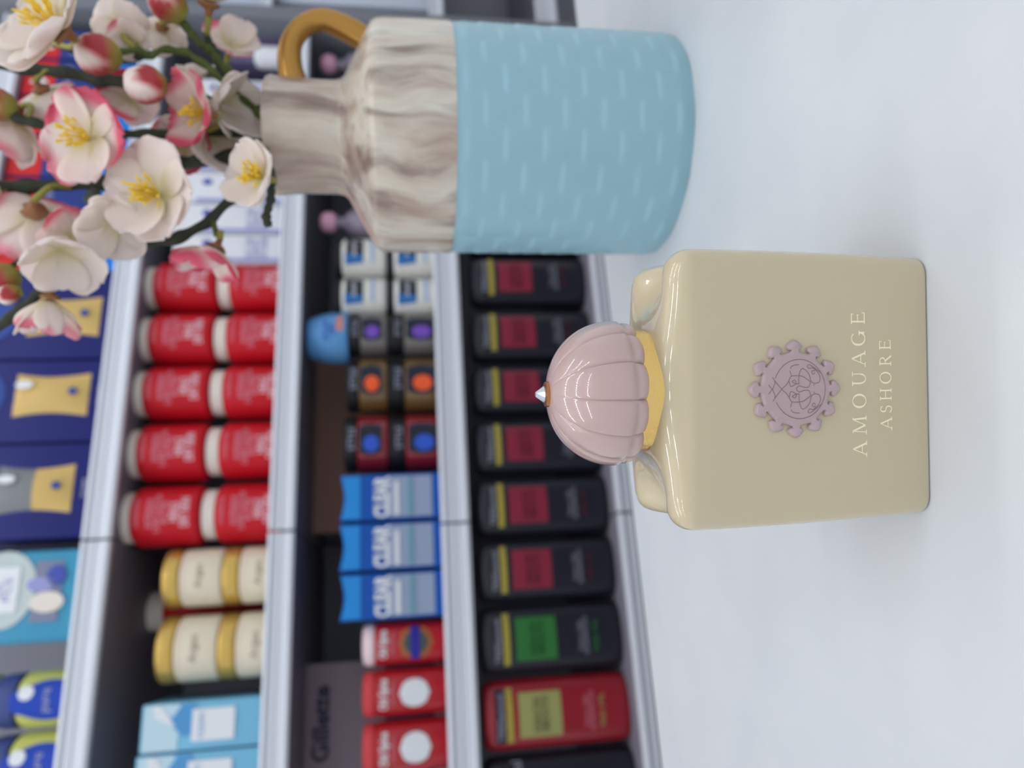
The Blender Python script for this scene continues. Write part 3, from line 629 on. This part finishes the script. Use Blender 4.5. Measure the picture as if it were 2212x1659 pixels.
# white boxes right of the red jars
m_wb = PL('carton_white', (224, 226, 234)); m_vio = PL('print_violet', (150, 154, 206)); m_blue2 = PL('print_blue', (70, 84, 170))
for k, (y0, y1, vt) in enumerate(((505, 566, 372), (440, 502, 372), (372, 437, 372), (305, 369, 380), (236, 302, 380), (170, 232, 390))):
    a, w_, _, z1 = fit(vt, 620, y0, y1, 0.01); h = z1 - SZ[2]
    t = good('carton', 'white carton with violet print behind the blossoms, ' + ('next to the red jars', 'second from the red jars', 'third from the red jars', 'fourth from the red jars', 'fifth from the red jars', 'sixth from the red jars')[k], 'box', a, 0.012, SZ[2], 'white cartons beside the red jars')
    boxm('box', -w_ / 2 + .001, w_ / 2 - .001, 0, .07, 0, h, m_wb, t, bev=0.002)
    text('lettering', 'DAILY CARE\nSENSITIVE\nSKIN CREAM', m_vio, t, w=w_ * .8, h=.035, z=h * .30, bold=.01)
    plate('print_band', m_vio, t, rectp(-w_ * .5 + .002, -w_ * .5 + .008, .01, h * .8), -.0005)
    plate('round_mark', m_blue2, t, ellp(w_ * .18, h * .72, .006, .008), -.0006)
# violet box and white round jars nearer the handle
a, w_, _, z1 = fit(488, 640, 62, 135, 0.03); t = good('carton', 'dark violet carton between the handle and the branches', 'box', a, 0.03, SZ[2]); boxm('box', -w_ / 2, w_ / 2, 0, .08, 0, z1 - SZ[2], PL('violet_dark', (96, 88, 124)), t)
a, w_, _, z1 = fit(548, 640, 85, 150, 0.012); t = good('lotion_jar', 'white round jar in front of the violet carton', 'jar', a, 0.0 + w_ / 2 - .012, SZ[2]); h = z1 - SZ[2]
lathe('jar_body', cyl_prof(w_ / 2 * .6, 0, h, .012, 6), m_wb, t, n=32)

# cream and gold jars
m_cj = PL('cream_jar', (224, 214, 192)); m_gold2 = mat('gold_lid', (206, 172, 92), 0.3, metal=0.55); m_tx = PL('print_brown', (150, 128, 120))
for k, (y0, y1, tops, lab) in enumerate(((1183, 1308, 366, 'beside the red jars'), (1325, 1470, 353, 'nearer the pale blue boxes'))):
    a, w_, _, zt = fit(tops, 600, y0, y1, 0.05); rr = w_ / 2; hj = (zt - SZ[2]) / 2
    for lev in (0, 1):
        t = good('cream_jar', 'cream jar with gold lid, %s in the stack %s' % (('bottom', 'top')[lev], lab), 'jar', a, 0.01 + rr, SZ[2] + lev * hj + lev * .0004, 'cream jars with gold lids')
        lathe('jar_body', cyl_prof(rr * .985, 0, hj * .70, .004), m_cj, t, n=40)
        lathe('lid', cyl_prof(rr, hj * .70, hj, .005), m_gold2, t, n=40)
        text('lettering', 'Argan', m_tx, t, w=rr * .8, z=hj * .36, wrap=rr * .985)
        patch('print_line', m_pale, t, rr * .985, rr * .985, -45, 45, hj * .62, hj * .635)
a, w_, _, zt = fit(305, 430, 1265, 1368, 0.16); rr = w_ / 2
t = good('lotion_jar', 'dark red jar with pale lid at the back, behind the cream and gold jars', 'jar', a, 0.16 + rr, SZ[2]); h = zt - SZ[2]
lathe('jar_body', cyl_prof(rr, 0, h * .87, .008), m_red, t, n=36); lathe('lid', cyl_prof(rr * .86, h * .87, h, .003), m_cream, t, n=36)

# pale blue boxes
m_lb = PL('box_skyblue', (122, 188, 222)); m_lb2 = PL('box_paleblue', (190, 218, 232)); m_lb3 = PL('box_blue', (84, 150, 206)); m_wh = PL('print_white', (226, 230, 236))
for k, (y0, y1) in enumerate(((1512, 1618), (1622, 1740))):
    a, w_, _, zt = fit((305, 290)[k], 600, y0, y1, 0.012); h = zt - SZ[2]
    t = good('carton', ('pale blue and white carton standing near the cream jars', 'pale blue and white carton farthest left on the second shelf')[k], 'box', a, 0.012, SZ[2], 'pale blue cartons', rz=0.0)
    boxm('box', -w_ / 2 + .0006, w_ / 2 - .0006, 0, .13, 0, h, m_lb, t, bev=0.0015)
    plate('top_print', m_lb2, t, rectp(-w_ * .5 + .002, w_ * .5 - .002, h * .72, h - .003), -.0004)
    plate('swoosh', m_lb3, t, [(-w_ * .1, h * .55), (w_ * .46, h * .60), (w_ * .46, h * .70), (w_ * .1, h * .80), (-w_ * .2, h * .68)], -.0009)
    plate('swoosh', m_wh, t, [(0, h * .74), (w_ * .46, h * .86), (w_ * .46, h * .92), (w_ * .2, h * .90)], -.0014)
    plate('label', m_wh, t, rectp(-w_ * .32, w_ * .34, h * .30, h * .62), -.0019)
    text('lettering', 'CLEAN', m_lb3, t, w=w_ * .5, x=0, y=-.0026, z=h * .55)

# ---- top shelf: navy gift boxes, turquoise pack, yellow jars, red and blue boxes
m_navy = PL('navy', (26, 34, 108)); m_navy2 = PL('navy_light', (50, 74, 150)); m_goldp = PL('sachet_gold', (208, 176, 108), rough=.3); m_wt = PL('print_grey', (170, 174, 196)); m_slate = PL('sachet_grey', (122, 126, 130))
ZT = 0.80
for k, (y0, y1, s0, s1, sa, sb) in enumerate(((592, 775, 60, 215, 640, 725), (778, 955, 30, 190, 806, 898), (958, 1163, -10, 155, 1003, 1108))):
    a, w_, _, _ = fit(0, 220, y0, y1, 0.004); h = ZT - SZ[1] - .03
    t = good('gift_box', ('navy gift box with gold sachet, partly behind the lowest blossom', 'navy gift box with gold sachet, in the middle of three', 'navy gift box with grey and gold sachet, nearest the turquoise pack')[k], 'box', a, 0.004, SZ[1], 'navy gift boxes')
    boxm('box', -w_ / 2 + .0006, w_ / 2 - .0006, 0, .12, 0, h, m_navy, t, bev=0.0015)
    xa = sh(110, sa, 0)[0] - a; xb = sh(110, sb, 0)[0] - a; zt = zat(s0, (sa + sb) / 2, 0) - SZ[1]; zb = zat(s1, (sa + sb) / 2, 0) - SZ[1]
    X0, X1 = min(xa, xb), max(xa, xb); xm = (X0 + X1) / 2; zm = (zt + zb) / 2
    # pillow-shaped sachet
    vs = []; nu = 12
    for i in range(nu + 1):
        v = i / nu
        for j in range(nu + 1):
            u = j / nu; pin = 1 - 0.16 * math.sin(PI * v)
            X = xm + (X1 - X0) * (u - .5) * pin; Z = zb + (zt - zb) * v; bulge = 0.008 * math.sin(PI * u) ** .7 * math.sin(PI * v) ** .7
            vs.append((X, -0.0008 - bulge + .0006 * math.sin(u * 22 + v * 6), Z))
    fm = []
    for i in range(nu):
        for j in range(nu): fm.append(1 if (k == 2 and i > 5) else 0)
    mobj('sachet', vs, grid_faces(nu + 1, nu + 1, False), [m_goldp, m_slate], t, fmat=fm, sharp=80)
    plate('round_mark', m_wh, t, ellp(X0 + (X1 - X0) * .7, zb + (zt - zb) * .85, .006, .012), -.0105)
    plate('round_mark', m_navy2, t, ellp(X0 + (X1 - X0) * .55, zb + (zt - zb) * .2, .006, .006), -.0085)
    text('lettering', 'TOPS\n50 g', m_wt, t, w=.028, h=.016, x=xm, z=zb - .020, bold=.01)
    plate('oval_frame', m_navy2, t, ellp(xm, zt + .045, .04, .032), -.0006)
m_turq = PL('turquoise', (66, 148, 184))
a, w_, _, _ = fit(0, 180, 1187, 1388, 0.0); h = 0.17
t = good('nappy_pack', 'turquoise pack with rounded edges and photo window on the top shelf', 'pack', a, 0.003, SZ[1]); boxm('pack_body', -w_ / 2, w_ / 2, 0, .13, 0, h, m_turq, t, bev=0.008, seg=4)
p0 = (sh(60, 1345, 0), sh(138, 1210, 0)); plate('photo_panel', PL('photo_grey', (126, 132, 158)), t, rectp(p0[0][0] - a, p0[1][0] - a, p0[1][1] - SZ[1], p0[0][1] - SZ[1]), -.001)
c1 = sh(100, 1300, 0); plate('photo_figure', m_cream, t, ellp(c1[0] - a, c1[1] - SZ[1], .014, .022), -.0026)
c1 = sh(122, 1242, 0); plate('photo_figure', m_blue2, t, ellp(c1[0] - a, c1[1] - SZ[1], .014, .012), -.0026)
c1 = sh(88, 1262, 0); plate('photo_figure', m_vio, t, ellp(c1[0] - a, c1[1] - SZ[1], .010, .018), -.0026)
c1 = sh(5, 1275, 0); plate('badge', PL('badge_grey', (190, 204, 204)), t, ellp(c1[0] - a, c1[1] - SZ[1], .052, .042), -.001)
plate('badge', m_wh, t, rectp(c1[0] - a - .030, c1[0] - a + .030, c1[1] - SZ[1] - .02, c1[1] - SZ[1] + .02), -.0026); text('lettering', '24\nPCS', m_vio, t, w=.03, h=.022, x=c1[0] - a, y=-.0033, z=c1[1] - SZ[1])

m_yel = PL('jelly_yellow', (196, 200, 112)); m_lidb = PL('lid_navy', (62, 74, 132)); m_lab = PL('label_blue', (30, 66, 176))
for k, (y0, y1) in enumerate(((1447, 1572), (1578, 1712))):
    a, w_, _, zt = fit((22, 0)[k], 140, y0, y1, 0.05); rr = w_ / 2 * .98; hj = .112
    for lev in (0, 1):
        t = good('jelly_jar', 'yellow-green jar with navy lid and blue label, %s, %s' % (('right stack', 'left stack')[k], ('bottom', 'top')[lev]), 'jar', a, 0.006 + rr, SZ[1] + lev * (hj + .0004), 'yellow jars with navy lids')
        lathe('jar_body', cyl_prof(rr, 0, hj * .74, .012, 6), m_yel, t, n=40)
        lathe('lid', [(rr * .9, hj * .735), (rr * .97, hj * .75), (rr * .96, hj * .9), (rr * .88, hj * .99), (rr * .80, hj)], m_lidb, t, n=40)
        patch('label', m_lab, t, rr, rr, -42, 42, hj * .17, hj * .76, off=.0012, shape=lambda s: (.55 + .45 * math.sin(PI * min(1, s * .9 + .25))) if s < .93 else .35)
        patch('round_mark', m_wh, t, rr, rr, 2, 30, hj * .50, hj * .68, off=.0024, shape=oval, n=10)
        text('lettering', 'pure', m_wt, t, w=.03, z=hj * .34, wrap=rr + .0014)

m_rb = PL('box_red', (204, 40, 40)); m_bb = PL('box_bright_blue', (20, 120, 210)); m_nb = PL('box_navy', (40, 58, 130))
for k, (y0, y1) in enumerate(((478, 588), (388, 474), (298, 384), (214, 294), (134, 210), (66, 130))):
    a, w_, _, _ = fit(100, 260, y0, y1, 0.006); h = .205
    t = good('carton', 'red and navy carton with blue foot, top shelf, ' + ('beside the navy gift boxes', 'second from the gift boxes', 'third from the gift boxes', 'fourth from the gift boxes', 'fifth from the gift boxes', 'sixth from the gift boxes')[k], 'box', a, 0.006, SZ[1], 'red and navy cartons on the top shelf')
    boxm('box', -w_ / 2 + .0008, w_ / 2 - .0008, 0, .09, 0, h, m_nb, t, bev=.0015)
    plate('top_print', m_rb, t, rectp(-w_ * .5 + .002, w_ * .5 - .002, h * .74, h - .002), -.0004)
    plate('bottom_print', m_bb, t, rectp(-w_ * .5 + .002, w_ * .5 - .002, .003, h * .34), -.0004)
    text('lettering', 'M', m_wh, t, w=.026, y=-.0012, z=h * .86, bold=.02); text('lettering', 'aptimel', m_wt, t, w=w_ * .7, z=h * .64)

# ---- third shelf
m_jw = PL('jar_white', (222, 222, 216)); m_blk = PL('lid_black', (30, 31, 36)); m_lblk = PL('label_black', (34, 40, 56)); m_cy = PL('label_blue_sea', (44, 110, 180)); m_sky = PL('label_sky', (150, 178, 220))
z3 = SZ[3]; hlow = zat(836, 600, .01) - z3
for k, (y0, y1) in enumerate(((515, 596), (599, 681))):
    a, w_, _, _ = fit(840, 940, y0, y1, 0.03); rr = w_ / 2 * .98
    for lev in (0, 1):
        zb = z3 + lev * (hlow + .0004); h = hlow if lev == 0 else zat(722, 600, .01) - z3 - hlow
        t = good('gel_jar', 'white jar with black and blue label, %s, %s' % (('stack next to the vase', 'stack next to the smoky jars')[k], ('bottom', 'top')[lev]), 'jar', a, 0.008 + rr, zb, 'white jars with black and blue labels')
        lathe('jar_body', cyl_prof(rr, 0, h - .011, .008, 5), m_jw, t, n=36)
        lathe('lid', cyl_prof(rr * .9, h - .0105, h, .002), m_blk, t, n=36)
        patch('label', m_lblk, t, rr, rr, -30, 50, h * .45, h * .78, off=.0005, shape=lambda s: .75 + .25 * s)
        patch('label_tip', m_cy, t, rr, rr, -40, -8, h * .45, h * .80, off=.0009, shape=lambda s: .6 + .4 * s)
        patch('print_line', m_sky, t, rr, rr, -32, 45, h * .24, h * .30, off=.0006)
        text('lettering', 'CANDY', m_wh, t, w=rr * 1.0, z=h * .62, x=.002, wrap=rr + .001, bold=.01)
def gel(cols, y0, y1, body, blot, names, tops, extra=None):
    a, w_, _, _ = fit(850, 950, y0, y1, 0.05); rr = w_ / 2 * .98; m_b = PL('gel_' + names, body, rough=.15, coat=.6); m_bl = PL('blot_' + names, blot)
    for lev in (0, 1):
        zb = z3 + lev * (hlow + .0006); h = hlow if lev == 0 else zat(tops, (y0 + y1) / 2, .01) - z3 - hlow
        t = good('gel_jar', '%s gel jar with black lid and blotch print, %s' % (names.replace('_', ' '), ('bottom of its stack', 'top of its stack')[lev]), 'jar', a, 0.006 + rr, zb, 'clear gel jars with black lids')
        lathe('jar_body', cyl_prof(rr, 0, h * .70, .004), m_b, t, n=36)
        lathe('lid', cyl_prof(rr * .97, h * .703, h, .004), m_blk, t, n=36)
        patch('label', m_lblk, t, rr, rr, -34, 30, h * .14, h * .66, off=.0006, shape=lambda s: .8 + .2 * math.sin(PI * s))
        patch('blotch', m_bl, t, rr, rr, -28, 4, h * .20, h * .56, off=.0014, shape=oval)
        text('lettering', 'STYLE', m_wt, t, w=rr * .8, z=h * .82, wrap=rr * .97)
gel(0, 684, 772, (112, 108, 108), (120, 80, 190), 'smoky_violet', 752)
gel(0, 776, 890, (110, 84, 50), (240, 96, 50), 'amber_orange', 748)
gel(0, 896, 1018, (134, 32, 44), (50, 90, 200), 'deep_red', 742)
a, w_, _, zt = fit(668, 750, 682, 785, 0.05); zb = zat(752, 720, .01); rr = w_ / 2
zb = z3 + hlow + .0006 + (zat(752, 728, .01) - z3 - hlow) + .0004
t = good('cream_tub', 'sky blue tub standing on top of the smoky violet jars', 'tub', a, 0.004 + rr, zb); h = zt - zb
lathe('tub_body', [(rr * .96, 0), (rr, .003), (rr * .97, h * .5), (rr * .82, h * .9), (rr * .7, h)], PL('tub_blue', (96, 156, 214)), t, n=36)
patch('label', PL('label_salmon', (206, 140, 130)), t, rr, rr, -4, 36, h * .10, h * .28); text('lettering', 'SPORT\nGEL', m_lab, t, w=rr * .9, h=.018, z=h * .45, wrap=rr)
# pink-capped bottles
m_pk = PL('cap_pink', (214, 160, 186)); m_cl = PL('bottle_lilac', (128, 118, 136), rough=.2, coat=.4)
for k, (yc, xt, lab) in enumerate(((474, 690, 'left of the vase neck'), (130, 692, 'seen through the gold handle'))):
    a, zt = sh(xt, yc, .03); h = zt - z3; rr = .024
    t = good('lotion_bottle', 'lilac bottle with round pink cap, ' + lab, 'bottle', a, .008 + .032, z3, 'lilac bottles with round pink caps')
    lathe('bottle_body', [(.026, 0), (.029, .004), (.030, h * .45), (.029, h * .62), (.022, h * .74), (.010, h * .80), (.009, h - .026)], m_cl, t, n=32)
    lathe('cap', [(.006, h - .030), (.014, h - .028), (.0185, h - .018), (.0175, h - .008), (.011, h - .001), (.003, h)], m_pk, t, n=28)
    text('lettering', 'soft', m_wh, t, w=.03, z=h * .55, wrap=.030)
# brown card tray backs
a, w_, _, zt = fit(672, 800, 775, 1150, 0.20); t = good('card_tray', 'dark brown card tray standing at the back of the third shelf', 'tray', a, .20, z3); boxm('tray_back', -w_ / 2, w_ / 2, 0, .006, 0, zt - z3, PL('card_brown', (150, 116, 106), rough=.8), t); boxm('tray_base', -w_ / 2, w_ / 2, .0062, .10, 0, .004, PL('card_brown', (150, 116, 106)), t)
# blue packs
m_pb = PL('pack_blue', (14, 84, 176)); m_pb2 = PL('pack_light_blue', (40, 140, 220)); m_pg = PL('pack_grey', (150, 164, 192)); m_teal = PL('pack_teal', (110, 156, 176))
for k, (y0, y1) in enumerate(((1023, 1123), (1128, 1231), (1236, 1338))):
    a, w_, _, zt = fit((735, 733, 734)[k], 950, y0, y1, 0.004); h = zt - z3
    t = good('shampoo_pack', 'blue and white pack with white lettering, ' + ('right of the three', 'middle of the three', 'left of the three')[k], 'pack', a, .004, z3, 'blue and white packs')
    W = w_ / 2 - .001; vs = []; nu = 10        # body with a dished top
    for (yy) in (0, .10):
        for i in range(nu + 1):
            u = i / nu; x_ = -W + 2 * W * u; vs.append((x_, yy, 0)); vs.append((x_, yy, h - .006 * math.sin(PI * u)))
    n2 = 2 * (nu + 1); f = []
    for i in range(nu):
        b0 = 2 * i; f += [(b0, b0 + 2, b0 + 3, b0 + 1), (n2 + b0, n2 + b0 + 1, n2 + b0 + 3, n2 + b0 + 2), (b0 + 1, b0 + 3, n2 + b0 + 3, n2 + b0 + 1), (b0, n2 + b0, n2 + b0 + 2, b0 + 2)]
    f += [(0, 1, n2 + 1, n2), (2 * nu, n2 + 2 * nu, n2 + 2 * nu + 1, 2 * nu + 1)]
    mobj('pack_body', vs, f, m_pb, t, smooth=False)
    plate('top_print', m_pb2, t, [(-W + .002, h - .030), (W - .002, h - .030), (W - .002, h - .002), (W * .5, h - .005), (0, h - .008), (-W * .5, h - .005), (-W + .002, h - .002)], -.0004)
    plate('panel', m_pg, t, rectp(-W + .003, W - .003, h * .15, h * .56), -.0006)
    plate('stripe', m_teal, t, rectp(-W + .006, W - .006, h * .33, h * .38), -.0018); plate('stripe', m_wh, t, rectp(-W + .006, W - .012, h * .46, h * .50), -.0018)
    text('lettering', 'CLEAR', m_wh, t, w=2 * W * .92, h=.024, z=h * .62, y=-.001, bold=.05)
# red cans
m_can = PL('can_red', (176, 26, 38), rough=.25, coat=.3); m_canl = [PL('cap_pinkwhite', (236, 214, 218)), PL('cap_red', (206, 66, 74)), PL('cap_red', (206, 66, 74))]
for k, (y0, y1) in enumerate(((1340, 1436), (1441, 1546), (1551, 1668))):
    a, w_, _, zt = fit(784, 970, y0, y1, 0.035); rr = w_ / 2 * .97; h = zt - z3
    t = good('shower_gel_bottle', ('red bottle with pale pink cap and gold crest beside the blue packs', 'red bottle with red cap and round white badge, in the middle', 'red bottle with red cap and round white badge, farthest left')[k], 'bottle', a, .006 + rr * .8, z3, 'red bottles in a row')
    lathe('bottle_body', cyl_prof(rr, 0, h * .86, .004), m_can, t, n=44, sy=.8)
    lathe('cap', [(rr * .9, h * .8605), (rr * .98, h * .88), (rr * .98, h * .93), (rr * .9, h * .985), (rr * .6, h)], m_canl[k], t, n=44, sy=.8)
    text('lettering', 'Old Spice', m_wh, t, w=rr * 1.35, h=.016, z=h * .76, wrap=(rr, rr * .8), bold=.03)
    text('lettering', 'ORIGINAL', m_redl, t, w=rr * 1.1, h=.006, z=h * .67, wrap=(rr, rr * .8))
    if k: 
        patch('wing_mark', PL('mark_navy', (30, 60, 120)), t, rr, rr * .8, -40, 40, h * .36, h * .52, off=.0006, shape=lambda s: .5 + .5 * abs(2 * s - 1))
        patch('badge', m_wh, t, rr, rr * .8, -34, 34, h * .27, h * .60, off=.0016, shape=oval, n=16)
    else:
        patch('crest', PL('crest_gold', (168, 100, 62)), t, rr, rr * .8, -48, 48, h * .22, h * .60, off=.0006, shape=oval, n=16)
        patch('crest_ring', PL('crest_green', (74, 84, 84)), t, rr, rr * .8, -30, 30, h * .27, h * .55, off=.0014, shape=oval, n=16)
        patch('ribbon', PL('ribbon_blue', (44, 40, 150)), t, rr, rr * .8, -46, 46, h * .37, h * .47, off=.0022, n=16)
a, w_, _, zt = fit(628, 800, 1432, 1760, 0.16); t = good('razor_pack', 'dull mauve pack with dark lettering behind the red bottles', 'box', a, .16, z3)
boxm('box', -w_ / 2, w_ / 2, 0, .05, 0, zt - z3, PL('mauve', (146, 130, 142)), t); text('lettering', 'Gillette', PL('print_midnight', (34, 40, 66)), t, w=.11, x=.02, z=(zt - z3) - .045, bold=.03)
c_ = PL('navy_plastic', (44, 48, 74)); plate('panel', c_, t, rectp(-w_ / 2 + .01, w_ / 2 - .002, (zt - z3) * .1, (zt - z3) * .42), -.0006)

# ---- lowest shelf: shampoo bottles
m_sb = PL('bottle_black', (36, 37, 48), rough=.35, coat=.12); m_lr = PL('label_crimson', (142, 44, 66)); m_lg = PL('label_green', (52, 118, 60)); m_ly = PL('band_olive', (172, 158, 70)); m_sred = PL('bottle_crimson', (150, 32, 46), rough=.3, coat=.3); m_lol = PL('label_olive', (158, 160, 100)); m_grt = PL('print_silver', (146, 148, 160)); m_dred = PL('print_darkred', (96, 34, 50))
bots = [(462, 556, 0), (562, 664, 0), (676, 782, 0), (792, 897, 0), (908, 1024, 0), (1032, 1158, 0), (1164, 1298, 0), (1304, 1452, 1), (1460, 1616, 2), (1624, 1790, 3)]
wh = ['mostly hidden behind the blue vase', 'beside the blue vase', 'second from the blue vase', 'behind the pink cap, right side', 'behind the pink cap, left side', 'left of the pink cap', 'next to the green-labelled one']
for k, (y0, y1, ty) in enumerate(bots):
    vb = 1243 + (0.104 * ((y0 + y1) / 2 - 0)) * 1.0; a, w_, _, zt = fit(1016 + .03 * (y0 - 560), 1300, y0, y1, 0.03)
    rx = w_ / 2 * .985; ry = .033; h = zt - SZ[4]
    lab = ['black shampoo bottle with crimson label, ' + wh[min(k, 6)], 'black shampoo bottle with green label', 'crimson shampoo bottle with olive label', 'black shampoo bottle with pale mark, farthest left on the lowest shelf'][ty]
    t = good('shampoo_bottle', lab, 'bottle', a, ry + .001, SZ[4], 'shampoo bottles on the lowest shelf'); mb = m_sred if ty == 2 else m_sb
    lathe('bottle_body', [(.90, 0), (.965, .003), (.99, .009), (1.0, .02), (1.0, h * .9), (.97, h * .965), (.90, h * .99), (.8, h)], mb, t, n=56, sx=rx, sy=ry, pw=2.5)
    if ty == 3:
        text('lettering', 'herbal', m_grt, t, w=.05, x=.02, z=h * .8, wrap=(rx, ry)); patch('round_mark', m_pk, t, rx, ry, 5, 35, h * .62, h * .74, shape=oval, n=10); continue
    # panels follow the flattened front
    def panel(nm, m_, x0, x1, z0, z1, off):
        n = 14; vs = []
        for zz in (z0, z1):
            for j in range(n + 1):
                X = x0 + (x1 - x0) * j / n; c = min(1, abs(X) / rx) ** 2.5; vs.append((X, -(ry * (1 - c) ** (1 / 2.5)) - off, zz))
        return mobj(nm, vs, grid_faces(2, n + 1, False), m_, t)
    x0, x1 = -rx * .66, rx * .70
    panel('name_band', m_ly, x0 - .003, x1 + .004, h * .81, h * .855, .0006)
    if ty == 2: panel('name_plate', m_lblk, x0 - .003, x1 + .003, h * .86, h * .93, .0006)
    panel('label', (m_lr, m_lg, m_lol)[ty], x0 + .002, x1 - .003, h * .48, h * .77, .0006)
    def tx(s, m_, ww, hh, zz, bold=.01):
        o = text('lettering', s, m_, t, w=ww, h=hh, z=zz, bold=bold)
        for v in o.data.vertices:
            c = min(.9, abs(v.co.x) / rx) ** 2.5; v.co.y = -(ry * (1 - c) ** .4) - .0014
    tx('TRESemmé', m_grt, (x1 - x0) * .95, .009, h * .893, .02)
    tx('KERATIN\nSMOOTH', (m_dred, PL('print_darkgreen', (32, 82, 42)), PL('print_darkolive', (96, 100, 70)))[ty], (x1 - x0) * .72, .022, h * .62)
    tx('Salon Silk\nSHAMPOO', m_grt if ty < 2 else m_redl, (x1 - x0) * .8, .016, h * .29, .0)
    tx('900 ML', (m_dred, m_lg, m_lol)[ty], (x1 - x0) * .7, .008, h * .20, .0)

# ---- goods in the far right bay
for k, (x0, x1, y0, y1, c, lab) in enumerate(((470, 560, -60, 12, (196, 206, 226), 'upper'), (600, 920, -60, 12, (206, 214, 230), 'middle'))):
    a, w_, zb, zt = fit(x0, x1, y0, y1, d5 + .02); zb = zat(560 if k == 0 else 930, 0, d5) - .0095 if k == 0 else zat(930, 10, d5) - .0095
    t = good('carton', 'pale blue-white carton at the right edge, %s shelf of the far bay' % lab, 'box', a, d5 + .02, zb); boxm('box', -w_ / 2, w_ / 2, 0, .08, 0, zt - zb, PL('far_%d' % k, c), t)
